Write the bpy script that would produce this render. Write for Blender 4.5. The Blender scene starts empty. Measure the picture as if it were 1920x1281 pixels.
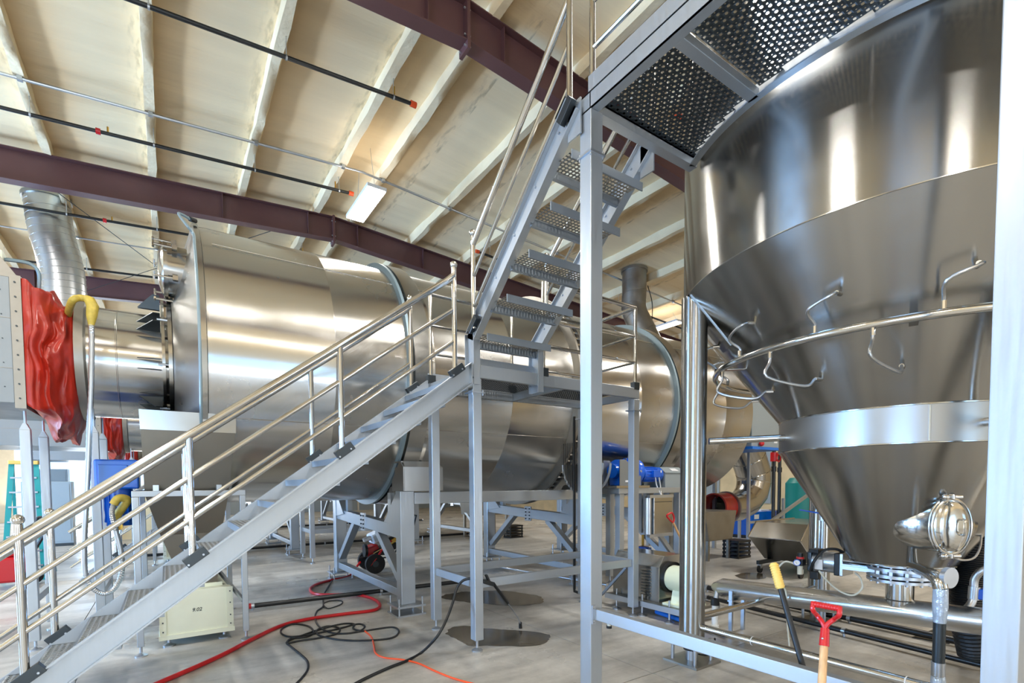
import bpy, math, random
import numpy as np
from mathutils import Vector, Matrix
from mathutils.noise import noise as mnoise
random.seed(7)
S = bpy.context.scene
COL = S.collection

# ------------------------------------------------------------------ camera
F, YAW, PITCH, ROLL, CX, CY = 938.675, 0.979099, -0.04273, -0.007123, 944.53, 947.14
H = 1.75
def _axes():
    f = Vector((math.cos(YAW)*math.cos(PITCH), math.sin(YAW)*math.cos(PITCH), math.sin(PITCH)))
    r = Vector((math.sin(YAW), -math.cos(YAW), 0)); u = r.cross(f)
    return r*math.cos(ROLL)+u*math.sin(ROLL), -r*math.sin(ROLL)+u*math.cos(ROLL), f
R_, U_, F_ = _axes()
cam_d = bpy.data.cameras.new('camera'); cam = bpy.data.objects.new('camera', cam_d); COL.objects.link(cam)
cam_d.sensor_fit = 'HORIZONTAL'; cam_d.sensor_width = 36.0
cam_d.lens = F/1920*36.0
cam_d.shift_x = (960-CX)/1920; cam_d.shift_y = (CY-640.5)/1920
cam_d.clip_start = 0.05; cam_d.clip_end = 300
M4 = Matrix((R_, U_, -F_)).transposed().to_4x4(); M4.translation = (0, 0, H)
cam.matrix_world = M4
S.camera = cam
def at(x, y, X=None, Y=None, Z=None):          # photo pixel -> point on the plane X=, Y= or Z=
    d = F_ + R_*((x-CX)/F) - U_*((y-CY)/F)
    t = X/d.x if X is not None else Y/d.y if Y is not None else (Z-H)/d.z
    return Vector((d.x*t, d.y*t, H+d.z*t))
def g(x, y, z=0.0): return at(x, y, Z=z)

# ------------------------------------------------------------------ world, exposure
S.view_settings.view_transform = 'Standard'; S.view_settings.look = 'None'
S.view_settings.gamma = 1; S.view_settings.use_curve_mapping = False
S.view_settings.exposure = -0.15
w = bpy.data.worlds.new('World'); S.world = w; w.use_nodes = True
bg = w.node_tree.nodes['Background']; bg.inputs[0].default_value = (0.42, 0.66, 1.0, 1); bg.inputs[1].default_value = 3.0
S.cycles.max_bounces = 6; S.cycles.diffuse_bounces = 5; S.cycles.glossy_bounces = 4
S.cycles.caustics_reflective = False; S.cycles.caustics_refractive = False
S.cycles.sample_clamp_indirect = 6.0
S.cycles.adaptive_threshold = 0.02
def area(name, loc, rot, sx, sy, power, color):
    d = bpy.data.lights.new(name, 'AREA'); d.shape = 'RECTANGLE'; d.size = sx; d.size_y = sy; d.energy = power; d.color = color
    o = bpy.data.objects.new(name, d); COL.objects.link(o); o.location = loc; o.rotation_euler = rot
    return o
# daylight through the open roll-up doors (left wall, wall behind the camera, far wall)
BLUE = (0.16, 0.48, 1.0)
area('daylight_left_door', (-11.9, -4.2, 2.2), (0, -math.pi/2, 0), 4.2, 5.6, 800, BLUE)
area('daylight_left_far_door', (-11.9, 11.0, 2.2), (0, -math.pi/2, 0), 4.2, 5.6, 3000, BLUE)
area('daylight_rear_door', (-3.0, -11.9, 2.2), (math.pi/2, 0, 0), 5.6, 4.2, 200, (0.28, 0.64, 1.0))
area('daylight_far_door', (-3.2, 33.9, 2.3), (-math.pi/2, 0, 0), 6.0, 4.4, 520, (0.42, 0.68, 1.0))
# added warm fill lamps at the doors, tilted up to brighten the roof
UPW = (1.0, 0.93, 0.80); TILT = math.radians(64)
area('roof_fill_left', (-11.8, -4.2, .7), (0, -math.pi/2-TILT, 0), 1.2, 5.6, 520, UPW)
area('roof_fill_left_far', (-11.8, 11.0, .7), (0, -math.pi/2-TILT, 0), 1.2, 5.6, 950, UPW)
area('roof_fill_rear', (-3.0, -11.8, .7), (math.pi/2+TILT, 0, 0), 5.6, 1.2, 420, UPW)
area('roof_fill_rear_right', (10.5, -11.8, .7), (math.pi/2+TILT, 0, 0), 5.6, 1.2, 420, UPW)
area('roof_fill_far', (-3.2, 33.8, .7), (-math.pi/2-TILT, 0, 0), 6.0, 1.2, 750, UPW)

# ------------------------------------------------------------------ materials
def lin(c): return tuple(((v/255)/12.92 if v/255 <= .04045 else ((v/255+.055)/1.055)**2.4) for v in c)
MATS = {}
def mat(name, rgb, rough=.5, metal=0.0, noise=0.0, nscale=6.0, bump=0.0, bscale=30.0, rvar=0.0, aniso=None, emit=None, stretch=None, coat=0.0, alpha=None, spec=None):
    m = bpy.data.materials.new(name); m.use_nodes = True
    nt = m.node_tree; b = nt.nodes['Principled BSDF']; L = nt.links
    c = (*lin(rgb), 1)
    b.inputs['Base Color'].default_value = c; b.inputs['Roughness'].default_value = rough; b.inputs['Metallic'].default_value = metal
    if spec is not None: b.inputs['Specular IOR Level'].default_value = spec
    if coat: b.inputs['Coat Weight'].default_value = coat
    tc = nt.nodes.new('ShaderNodeTexCoord'); mp = nt.nodes.new('ShaderNodeMapping')
    L.new(tc.outputs['Object'], mp.inputs[0])
    if stretch: mp.inputs['Scale'].default_value = stretch
    if noise or rvar:
        n = nt.nodes.new('ShaderNodeTexNoise'); n.inputs['Scale'].default_value = nscale; n.inputs['Detail'].default_value = 6
        L.new(mp.outputs[0], n.inputs['Vector'])
        if noise:
            r = nt.nodes.new('ShaderNodeValToRGB')
            r.color_ramp.elements[0].position = .3; r.color_ramp.elements[1].position = .7
            r.color_ramp.elements[0].color = tuple(v*(1-noise) for v in c[:3])+(1,)
            r.color_ramp.elements[1].color = tuple(min(1, v*(1+noise)) for v in c[:3])+(1,)
            L.new(n.outputs['Fac'], r.inputs[0]); L.new(r.outputs[0], b.inputs['Base Color'])
        if rvar:
            mr = nt.nodes.new('ShaderNodeMapRange'); mr.inputs['From Min'].default_value = .3; mr.inputs['From Max'].default_value = .7
            mr.inputs['To Min'].default_value = max(.02, rough-rvar); mr.inputs['To Max'].default_value = rough+rvar
            L.new(n.outputs['Fac'], mr.inputs[0]); L.new(mr.outputs[0], b.inputs['Roughness'])
    if bump:
        n2 = nt.nodes.new('ShaderNodeTexNoise'); n2.inputs['Scale'].default_value = bscale; n2.inputs['Detail'].default_value = 3
        L.new(mp.outputs[0], n2.inputs['Vector'])
        bp = nt.nodes.new('ShaderNodeBump'); bp.inputs['Strength'].default_value = bump; bp.inputs['Distance'].default_value = .02
        L.new(n2.outputs['Fac'], bp.inputs['Height']); L.new(bp.outputs[0], b.inputs['Normal'])
    if aniso:
        tg = nt.nodes.new('ShaderNodeTangent'); tg.direction_type = 'RADIAL'; tg.axis = aniso
        L.new(tg.outputs[0], b.inputs['Tangent']); b.inputs['Anisotropic'].default_value = .95; b.inputs['Anisotropic Rotation'].default_value = .25
    if emit:
        b.inputs['Emission Color'].default_value = (*emit[:3], 1); b.inputs['Emission Strength'].default_value = emit[3]
    if alpha is not None:
        b.inputs['Alpha'].default_value = alpha
    MATS[name] = m
    return m
mat('alu', (178, 184, 190), .40, .80, rvar=.06, nscale=3, stretch=(20, 20, 1))
mat('alu_dark', (150, 158, 166), .42, .85)
mat('pipe', (200, 199, 196), .13, 1.0)
mat('sheet', (178, 177, 174), .20, 1.0, rvar=.06, nscale=2.5)
mat('drum_steel', (198, 196, 192), .24, 1.0, rvar=.05, nscale=1.6, aniso='X', bump=.010, bscale=1.3)
mat('tank_steel', (156, 155, 152), .21, 1.0, rvar=.04, nscale=2.0, aniso='Z', bump=.008, bscale=1.3)
mat('hood_steel', (166, 166, 164), .34, 1.0, rvar=.07, nscale=2, bump=.012, bscale=1.4)
mat('box_steel', (138, 144, 148), .44, .9, rvar=.1, nscale=2.5, bump=.03, bscale=1.6)
mat('hopper_steel', (122, 118, 110), .36, 1.0, rvar=.05, nscale=3)
mat('dull_steel', (150, 146, 138), .42, .9, noise=.12, nscale=4, rvar=.08)
mat('galv', (186, 188, 190), .33, 1.0, rvar=.03, nscale=5)
mat('zinc', (190, 196, 204), .30, .9)
mat('maroon', (98, 66, 66), .48, 0, noise=.10, nscale=1.5, spec=.4)
mat('foam', (250, 225, 184), .85, 0, noise=.05, nscale=1.2, bump=.8, bscale=3.2, stretch=(.25, 2.6, 1), spec=.15)
mat('foam_purlin', (250, 228, 190), .85, 0, noise=.06, nscale=2.0, bump=.6, bscale=9.0, spec=.15)
def concrete():
    m = mat('concrete', (176, 174, 168), .42, spec=.45); nt = m.node_tree; L = nt.links; b = nt.nodes['Principled BSDF']
    geo = nt.nodes.new('ShaderNodeNewGeometry')
    def nz(scale, st, det=5, rough=.55):
        mp = nt.nodes.new('ShaderNodeMapping'); mp.inputs['Scale'].default_value = st; L.new(geo.outputs['Position'], mp.inputs[0])
        n = nt.nodes.new('ShaderNodeTexNoise'); n.inputs['Scale'].default_value = scale; n.inputs['Detail'].default_value = det; n.inputs['Roughness'].default_value = rough
        L.new(mp.outputs[0], n.inputs['Vector']); return n
    def ramp(n, p0, c0, p1, c1):
        r = nt.nodes.new('ShaderNodeValToRGB'); e = r.color_ramp.elements; e[0].position = p0; e[1].position = p1
        e[0].color = (c0, c0, c0, 1); e[1].color = (c1, c1, c1, 1); L.new(n.outputs['Fac'], r.inputs[0]); return r
    def mul(a, bb):
        x = nt.nodes.new('ShaderNodeMix'); x.data_type = 'RGBA'; x.blend_type = 'MULTIPLY'; x.inputs['Factor'].default_value = 1
        L.new(a, x.inputs['A']); L.new(bb, x.inputs['B']); return x.outputs['Result']
    base = nt.nodes.new('ShaderNodeRGB'); base.outputs[0].default_value = (*lin((214, 211, 204)), 1)
    r1 = ramp(nz(.55, (1, 1, 1)), .30, .62, .66, 1.0)
    r2 = ramp(nz(1.1, (.35, 2.2, 1)), .34, .62, .60, 1.0)
    r3 = ramp(nz(9, (1, 1, 1), 8, .7), .30, .84, .65, 1.06)
    r4 = ramp(nz(.9, (1.2, .8, 1), 3), .26, .55, .40, 1.0)
    o = mul(mul(mul(base.outputs[0], r1.outputs[0]), mul(r2.outputs[0], r3.outputs[0])), r4.outputs[0])
    L.new(o, b.inputs['Base Color'])
    rr = ramp(nz(.8, (1, 1, 1), 6), .3, .22, .7, .52); L.new(rr.outputs[0], b.inputs['Roughness'])
concrete()
mat('joint', (96, 94, 88), .8)
mat('wet', (88, 82, 71), .12, 0, noise=.12, nscale=5)
def stain(name):
    m = MATS[name]; nt = m.node_tree; L = nt.links; b = nt.nodes['Principled BSDF']
    geo = nt.nodes.new('ShaderNodeNewGeometry'); sp = nt.nodes.new('ShaderNodeSeparateXYZ'); L.new(geo.outputs['Position'], sp.inputs[0])
    def mth(op, a, v):
        n = nt.nodes.new('ShaderNodeMath'); n.operation = op; L.new(a, n.inputs[0]) if not isinstance(a, float) else None
        if isinstance(v, float): n.inputs[1].default_value = v
        else: L.new(v, n.inputs[1])
        return n.outputs[0]
    u = mth('FRACT', mth('DIVIDE', mth('SUBTRACT', mth('MULTIPLY', sp.outputs['X'], -1.0), -2.90), 1.49), 0.0)
    near = nt.nodes.new('ShaderNodeMapRange'); near.inputs['From Min'].default_value = .02; near.inputs['From Max'].default_value = .15; near.inputs['To Min'].default_value = 1; near.inputs['To Max'].default_value = 0
    L.new(u, near.inputs[0])
    mp = nt.nodes.new('ShaderNodeMapping'); mp.inputs['Scale'].default_value = (5, 1.3, 1); L.new(geo.outputs['Position'], mp.inputs[0])
    n = nt.nodes.new('ShaderNodeTexNoise'); n.inputs['Scale'].default_value = 3; n.inputs['Detail'].default_value = 8; L.new(mp.outputs[0], n.inputs['Vector'])
    mr = nt.nodes.new('ShaderNodeMapRange'); mr.inputs['From Min'].default_value = .48; mr.inputs['From Max'].default_value = .66; L.new(n.outputs['Fac'], mr.inputs[0])
    f = mth('MULTIPLY', mth('MULTIPLY', near.outputs[0], mr.outputs[0]), .42)
    old = b.inputs['Base Color'].links[0].from_socket
    x = nt.nodes.new('ShaderNodeMix'); x.data_type = 'RGBA'; L.new(f, x.inputs['Factor']); L.new(old, x.inputs['A']); x.inputs['B'].default_value = (*lin((112, 92, 62)), 1)
    L.new(x.outputs['Result'], b.inputs['Base Color'])
stain('foam')
mat('wall_paint', (232, 224, 204), .8, 0, noise=.04)
mat('wall_tan', (214, 192, 150), .8, 0, noise=.12, nscale=2)
mat('panel_grey', (150, 160, 164), .5, .2)
mat('black', (18, 20, 22), .45)
mat('black_pipe', (26, 28, 30), .35)
mat('rubber', (24, 24, 25), .6)
mat('dark_steel', (70, 76, 80), .35, .8)
mat('red_fabric', (172, 42, 26), .36, 0, noise=.16, nscale=5, bump=.35, bscale=9, coat=.15)
mat('red', (196, 22, 30), .30, coat=.2)
mat('red_hose', (200, 30, 36), .35)
mat('orange', (236, 84, 36), .4)
mat('blue', (10, 92, 205), .25, 0, coat=.4)
mat('blue_box', (34, 112, 205), .4)
mat('teal', (16, 128, 124), .4)
mat('teal_ladder', (30, 150, 150), .45)
mat('green_dark', (24, 60, 40), .5)
mat('cream', (222, 226, 206), .45, 0, noise=.05, nscale=3)
mat('cream_motor', (224, 232, 206), .4)
mat('yellow', (196, 172, 74), .55, 0, noise=.2, nscale=18)
mat('grip', (232, 196, 104), .5)
mat('wood', (214, 168, 118), .45, 0, noise=.14, nscale=5, stretch=(14, 14, 1.2))
mat('white', (232, 234, 236), .4)
mat('pvc', (236, 238, 236), .35)
mat('angle_blue', (132, 152, 162), .4, .3)
mat('brass', (190, 150, 70), .3, 1.0)
mat('lamp_glow', (255, 255, 255), .4, emit=(1.0, .98, .94, 26.0))
mat('clear_hose', (214, 212, 196), .25, 0)
mat('wrap', (190, 206, 226), .12, .35, bump=.5, bscale=22)
mat('ink', (46, 50, 48), .7)

# ------------------------------------------------------------------ mesh helpers
W = {}
def V(*a): return Vector(a[0]) if len(a) == 1 else Vector(a)
def catmull(pts, n=6, closed=False):
    P = [Vector(p) for p in pts]; out = []
    m = len(P)
    for i in range(m if closed else m-1):
        p0 = P[(i-1) % m] if closed or i > 0 else P[i]
        p1 = P[i]; p2 = P[(i+1) % m]
        p3 = P[(i+2) % m] if closed or i+2 < m else p2
        for k in range(n):
            t = k/n
            out.append(.5*((2*p1)+(p2-p0)*t+(2*p0-5*p1+4*p2-p3)*t*t+(3*p1-p0-3*p2+p3)*t**3))
    if not closed: out.append(P[-1])
    return out
class MB:
    def __init__(s): s.v = []; s.f = []
    def add(s, vs, fs):
        o = len(s.v); s.v += [tuple(p) for p in vs]; s.f += [tuple(i+o for i in f) for f in fs]; return s
    def box(s, x0, y0, z0, x1, y1, z1):
        return s.add([(x, y, z) for x in (x0, x1) for y in (y0, y1) for z in (z0, z1)],
                     [(0, 1, 3, 2), (4, 6, 7, 5), (0, 4, 5, 1), (2, 3, 7, 6), (0, 2, 6, 4), (1, 5, 7, 3)])
    def cbox(s, c, sx, sy, sz): return s.box(c[0]-sx/2, c[1]-sy/2, c[2]-sz/2, c[0]+sx/2, c[1]+sy/2, c[2]+sz/2)
    def bar(s, p0, p1, w_, h_, up=(0, 0, 1)):
        p0 = V(p0); p1 = V(p1); d = (p1-p0).normalized(); u = V(up); r = d.cross(u).normalized(); u = r.cross(d).normalized()
        vs = [p+r*a*w_/2+u*b*h_/2 for p in (p0, p1) for a in (-1, 1) for b in (-1, 1)]
        return s.add(vs, [(0, 1, 3, 2), (4, 6, 7, 5), (0, 4, 5, 1), (2, 3, 7, 6), (0, 2, 6, 4), (1, 5, 7, 3)])
    def tube(s, path, r, seg=10, caps=True, closed=False):
        P = [V(p) for p in path]; n = len(P); rr = r if isinstance(r, (list, tuple)) else [r]*n
        T = []
        for i in range(n):
            a = P[(i-1) % n] if (closed or i > 0) else P[i]; b = P[(i+1) % n] if (closed or i < n-1) else P[i]
            t = (b-a)
            T.append(t.normalized() if t.length > 1e-9 else V(0, 0, 1))
        u = T[0].orthogonal().normalized(); vs = []
        for i in range(n):
            u = (u-T[i]*u.dot(T[i]))
            u = u.normalized() if u.length > 1e-6 else T[i].orthogonal().normalized()
            w_ = T[i].cross(u)
            for k in range(seg):
                a = 2*math.pi*k/seg; vs.append(P[i]+(u*math.cos(a)+w_*math.sin(a))*rr[i])
        fs = []
        for i in range(n if closed else n-1):
            j = (i+1) % n
            for k in range(seg):
                k2 = (k+1) % seg; fs.append((i*seg+k, i*seg+k2, j*seg+k2, j*seg+k))
        if caps and not closed:
            fs.append(tuple(range(seg))[::-1]); fs.append(tuple((n-1)*seg+k for k in range(seg)))
        return s.add(vs, fs)
    def cyl(s, p0, p1, r0, r1=None, seg=24, caps=True):
        return s.tube([p0, p1], [r0, r0 if r1 is None else r1], seg, caps)
    def lathe(s, prof, origin=(0, 0, 0), axis='Z', seg=48, a0=0, a1=2*math.pi, caps=False):
        full = abs(a1-a0-2*math.pi) < 1e-6; n = seg if full else seg+1; vs = []
        for r, h in prof:
            for k in range(n):
                a = a0+(a1-a0)*k/seg; c, d = r*math.cos(a), r*math.sin(a)
                p = (c, d, h) if axis == 'Z' else (h, c, d) if axis == 'X' else (d, h, c)
                vs.append((p[0]+origin[0], p[1]+origin[1], p[2]+origin[2]))
        fs = []
        for i in range(len(prof)-1):
            for k in range(seg):
                k2 = (k+1) % n if full else k+1
                fs.append((i*n+k, i*n+k2, (i+1)*n+k2, (i+1)*n+k))
        if caps: fs.append(tuple(range(n))[::-1]); fs.append(tuple((len(prof)-1)*n+k for k in range(n)))
        return s.add(vs, fs)
    def prism(s, poly, off):
        n = len(poly); off = V(off); vs = [V(p) for p in poly]+[V(p)+off for p in poly]
        return s.add(vs, [tuple(range(n))[::-1], tuple(range(n, 2*n))]+[(i, (i+1) % n, n+(i+1) % n, n+i) for i in range(n)])
    def sphere(s, c, r, seg=14, rings=8):
        pr = [(max(r*math.sin(math.pi*i/rings), 1e-4), -r*math.cos(math.pi*i/rings)) for i in range(rings+1)]
        return s.lathe(pr, c, 'Z', seg)
    def build(s, name, m, parent=None, smooth=35, bevel=0, kind=None):
        vs = np.array(s.v, dtype=float)
        lo = vs.min(0); hi = vs.max(0)
        org = Vector(((lo[0]+hi[0])/2, (lo[1]+hi[1])/2, lo[2]))
        me = bpy.data.meshes.new(name); me.from_pydata([tuple(p) for p in (vs-np.array(org))], [], s.f); me.update()
        if smooth:
            for p in me.polygons: p.use_smooth = True
            me.set_sharp_from_angle(angle=math.radians(smooth))
        me.materials.append(MATS[m])
        o = bpy.data.objects.new(name, me); COL.objects.link(o)
        pw = W[parent] if parent else Vector((0, 0, 0))
        if parent: o.parent = parent
        o.location = org-pw; W[o] = org
        if bevel:
            b = o.modifiers.new('bevel', 'BEVEL'); b.width = bevel; b.segments = 2; b.limit_method = 'ANGLE'; b.angle_limit = math.radians(50)
        if kind: o['kind'] = kind
        return o
def thing(name, label, cat, loc, group=None):
    o = bpy.data.objects.new(name, None); COL.objects.link(o); o.location = loc; o.empty_display_size = .1
    o['label'] = label; o['category'] = cat; W[o] = Vector(loc)
    if group: o['group'] = group
    return o
def tag(o, label, cat, group=None):
    o['label'] = label; o['category'] = cat
    if group: o['group'] = group
    return o
def struct(o): o['kind'] = 'structure'; return o
def twin(src, parent, off):                     # a part again, sharing its mesh
    c = src.copy(); COL.objects.link(c); c.parent = parent; off = V(off)
    c.location = src.location+off; W[c] = W[src]+off
    return c
def copy_tree(o, off, label=None, parent=None):
    c = o.copy(); COL.objects.link(c); off = V(off)
    if parent is None: c.location = o.location+off; c.parent = None
    else: c.parent = parent
    W[c] = W[o]+off
    if label: c['label'] = label
    for ch in list(o.children): copy_tree(ch, off, None, c)
    return c
def perforated(origin, ux, uy, nx, ny, pitch, hr, raise_=.006, keep=None, small=0.0):
    """sheet of nx x ny cells each with a punched octagonal hole; ux, uy unit vectors; hole rims raised"""
    m = MB(); ux = V(ux); uy = V(uy); n_ = ux.cross(uy); origin = V(origin); h = pitch/2
    ring = [(1, 0), (1, 1), (0, 1), (-1, 1), (-1, 0), (-1, -1), (0, -1), (1, -1)]
    for i in range(nx):
        for j in range(ny):
            c = origin+ux*(pitch*(i+.5))+uy*(pitch*(j+.5))
            if keep and not keep(c): continue
            r = hr if (small == 0 or (i+j) % 2 == 0) else small
            rz = raise_ if r == hr else -raise_*.3
            vs = [c+ux*(a*h)+uy*(b*h) for a, b in ring]
            for k in range(8):
                an = math.pi/4*k; vs.append(c+ux*(r*math.cos(an))+uy*(r*math.sin(an))+n_*rz)
            m.add(vs, [(k, (k+1) % 8, 8+(k+1) % 8, 8+k) for k in range(8)])
    return m
def ctube(path, r, seg=8, n=6): return MB().tube(catmull(path, n), r, seg)

# ================================================================== THE SETTING
XL, XR, YF, YB = -12.0, 19.6, -12.0, 34.0
XRIDGE, ZRT, SL = 3.3, 7.80, 0.07
def zr(x): return ZRT-SL*abs(x-XRIDGE)              # underside of purlins = top of rafters
fl = struct(MB().box(XL-.3, YF-.3, -.30, XR+.3, YB+.3, -.012).build('floor', 'joint', smooth=0))
JX, JY, JS = 3.65, 3.0, 4.6
slab0 = {}
ix0, ix1 = math.floor((XL-JX)/JS), math.ceil((XR-JX)/JS)
iy0, iy1 = math.floor((YF-JY)/JS), math.ceil((YB-JY)/JS)
gp = .005
for i in range(ix0, ix1):
    for j in range(iy0, iy1):
        x0, x1 = max(XL, JX+i*JS)+gp, min(XR, JX+(i+1)*JS)-gp
        y0, y1 = max(YF, JY+j*JS)+gp, min(YB, JY+(j+1)*JS)-gp
        if x1-x0 < .1 or y1-y0 < .1: continue
        MB().box(x0, y0, -.012, x1, y1, 0).build('slab', 'concrete', fl, smooth=0)

# roof: two sprayed foam slopes over purlins
cm = MB()
def deck(xa, xb):
    nx, ny = 40, 60; vs = []; fs = []
    for i in range(nx+1):
        for j in range(ny+1):
            x = xa+(xb-xa)*i/nx; y = YF+(YB-YF)*j/ny
            vs.append((x, y, zr(x)+.20+.02*math.sin(3.1*y+x)*math.sin(1.7*x+.6*y)))
    for i in range(nx):
        for j in range(ny):
            a = i*(ny+1)+j; fs.append((a, a+1, a+ny+2, a+ny+1))
    cm.add(vs, fs)
deck(XL-.2, XRIDGE); deck(XRIDGE, XR+.2)
ceil = struct(cm.build('ceiling', 'foam', smooth=60))
def purlin(xc):
    m = MB(); ny = 130; prof = [(-.055, .21), (-.05, .03), (-.06, 0), (.045, 0), (.05, .03), (.035, .21)]; vs = []
    for j in range(ny+1):
        y = YF+(YB-YF)*j/ny
        for k, (a, b) in enumerate(prof):
            jx = random.uniform(-.013, .013); jz = random.uniform(-.008, .008)
            vs.append((xc+a*1.15+jx, y, zr(xc)+b+jz))
    n = len(prof); fs = [(j*n+k, j*n+(k+1) % n, (j+1)*n+(k+1) % n, (j+1)*n+k) for j in range(ny) for k in range(n)]
    return m.add(vs, fs).build('purlin', 'foam_purlin', ceil, smooth=60)
for k in range(11):
    for sgn, off in ((-1, .36), (1, .42)):
        x = XRIDGE+sgn*(off+1.49*k)
        if XL < x < XR: purlin(x)
RY = [-.35+6.07*k for k in range(6)]
for k, y in enumerate(RY):
    lab = ['maroon steel roof rafter directly above the camera', 'maroon steel roof rafter with bolted ridge splice above the tall stair',
           'maroon steel roof rafter crossing above the nearest stainless drum', 'maroon steel roof rafter behind the spiral roof duct',
           'maroon steel roof rafter far back over the third drum', 'maroon steel roof rafter closest to the far wall'][k]
    t = thing('roof_rafter', lab, 'beam', (XRIDGE, y, zr(XRIDGE)-.5), 'maroon roof rafters')
    for sgn in (-1, 1):
        xe = XL if sgn < 0 else XR
        z0, z1 = zr(XRIDGE), zr(xe)
        web = [(XRIDGE, y-.004, z0-.49), (xe, y-.004, z1-.60), (xe, y-.004, z1), (XRIDGE, y-.004, z0)]
        MB().prism(web, (0, .008, 0)).build('web', 'maroon', t, smooth=0)
        MB().bar((XRIDGE, y, z0-.495), (xe, y, z1-.605), .2, .014, (0, 0, 1)).build('bottom_flange', 'maroon', t, smooth=0)
        MB().bar((XRIDGE, y, z0-.007), (xe, y, z1-.007), .2, .014, (0, 0, 1)).build('top_flange', 'maroon', t, smooth=0)
        for q in (.55, 2.2, 6.0):
            x = XRIDGE+sgn*q
            MB().box(x-.005, y-.09, zr(x)-.49, x+.005, y+.09, zr(x)-.02).build('stiffener', 'maroon', t, smooth=0)
    sp = MB().box(XRIDGE-.022, y-.11, z0-.60, XRIDGE+.022, y+.11, zr(XRIDGE)+.02).build('splice_plate', 'maroon', t, smooth=0)
    for zz in (-.55, -.42, -.10):
        for yy in (-.065, .065):
            MB().cyl((XRIDGE-.045, y+yy, zr(XRIDGE)+zz), (XRIDGE+.045, y+yy, zr(XRIDGE)+zz), .013, seg=6).build('bolt', 'zinc', sp, smooth=0)

# walls with their door openings
def wall(name, ax, c, th, a0, a1, zt, openings, m='wall_paint'):
    mb = MB()
    def blk(u0, u1, z0, z1):
        if u1-u0 < 1e-3 or z1-z0 < 1e-3: return
        if ax == 'X': mb.box(c, u0, z0, c+th, u1, z1)
        else: mb.box(u0, c, z0, u1, c+th, z1)
    u = a0
    for (o0, o1, ot) in sorted(openings):
        blk(u, o0, 0, zt); blk(o0, o1, ot, zt); u = o1
    blk(u, a1, 0, zt)
    return struct(mb.build(name, m, smooth=0))
wl = wall('wall_left', 'X', XL-.25, .25, YF, YB, 7.05, [(-7, -1.4, 4.4), (8.2, 13.8, 4.4)])
wr = wall('wall_right', 'X', XR, .25, YF, YB, 7.05, [], 'wall_tan')
wf = wall('wall_front', 'Y', YF-.25, .25, XL-.25, XR+.25, 8.1, [(-5.8, -.2, 4.4), (7.7, 13.3, 4.4)])
wb = wall('wall_back', 'Y', YB, .25, XL-.25, XR+.25, 8.1, [(-6.2, -.2, 4.6)])
for y0 in (6.2, 8.0, 10.4, 12.6, 15.6, 18.4, 22.0):        # grey sheet panels on the insulated right wall
    MB().box(XR-.06, y0, .9, XR, y0+1.15, 3.4).build('panel', 'panel_grey', wr, smooth=0)
for i in range(9):
    MB().box(-.1+i*2.2, YB-.05, 0, 1.96+i*2.2, YB, 2.4).build('panel', 'panel_grey', wb, smooth=0)

# ================================================================== roof services
def roofpipe(name, label, cat, y, xa, xb, dz, r, m, group=None, n=14):
    t = thing(name, label, cat, (xa, y, zr(xa)-dz), group)
    xs = [xa+(xb-xa)*i/n for i in range(n+1)]+([XRIDGE] if xa < XRIDGE < xb else [])
    xs.sort()
    p = MB().tube([(x, y, zr(x)-dz) for x in xs], r, 10).build('pipe_run', m, t)
    return t, p
def sprinkler(y, xa, xb, lab, reds, endcap):
    t, p = roofpipe('sprinkler_pipe', lab, 'pipe', y, xa, xb, .27, .027, 'black_pipe', 'black roof sprinkler pipes')
    for k in range(9):
        x = XRIDGE-.36-1.49*k
        if xa < x < xb:
            MB().tube([(x+.03, y, zr(x)), (x+.03, y, zr(x)-.24)], .006, 6).build('hanger_rod', 'zinc', t)
            MB().lathe([(.034, -.012), (.034, .012)], (x+.03, y, zr(x)-.27), 'X', 12).build('hanger_ring', 'zinc', t)
    for x in reds:
        MB().lathe([(.028, -.03), (.045, -.03), (.045, .03), (.028, .03)], (x, y, zr(x)-.27), 'X', 14).build('red_coupling', 'red', t)
        MB().cyl((x+.12, y, zr(x)-.27), (x+.12, y, zr(x)-.16), .014, seg=8).build('sprinkler_head', 'brass', t)
    if endcap is not None:
        MB().lathe([(.001, -.04), (.042, -.04), (.042, .05), (.001, .05)], (endcap, y, zr(endcap)-.27), 'X', 14).build('end_cap', 'orange', t)
        MB().cyl((endcap-.3, y, zr(endcap)-.25), (endcap-.3, y, zr(endcap)-.14), .014, seg=8).build('sprinkler_head', 'brass', t)
    return t
sprinkler(7.28, -11, 3.3, 'black sprinkler pipe with orange end cap nearest the camera', [], 3.28)
sprinkler(10.12, -11, 3.25, 'black sprinkler pipe ending beside the hanging white light panel', [-.72], 3.2)
sprinkler(13.35, -11, 3.3, 'black sprinkler pipe passing in front of the spiral roof duct', [-.9], 3.28)
sprinkler(16.4, -11, 3.3, 'black sprinkler pipe behind the spiral roof duct', [.25], 3.28)
sprinkler(22.4, -11, 3.3, 'black sprinkler pipe far back above the third drum', [.6], 3.28)
def sprinkler_r(y, xa, xb, lab):
    t, p = roofpipe('sprinkler_pipe', lab, 'pipe', y, xa, xb, .27, .027, 'black_pipe', 'black roof sprinkler pipes')
    MB().lathe([(.001, -.05), (.042, -.05), (.042, .04), (.001, .04)], (xa, y, zr(xa)-.27), 'X', 14).build('end_cap', 'orange', t)
    for k in range(9):
        x = XRIDGE+.42+1.49*k
        if x > xa: MB().tube([(x, y, zr(x)), (x, y, zr(x)-.24)], .006, 6).build('hanger_rod', 'zinc', t)
sprinkler_r(10.5, 6.35, 19, 'black sprinkler pipe seen between the steep stair treads')
sprinkler_r(5.0, 6.6, 19, 'black sprinkler pipe running behind the conical tank')
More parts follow.
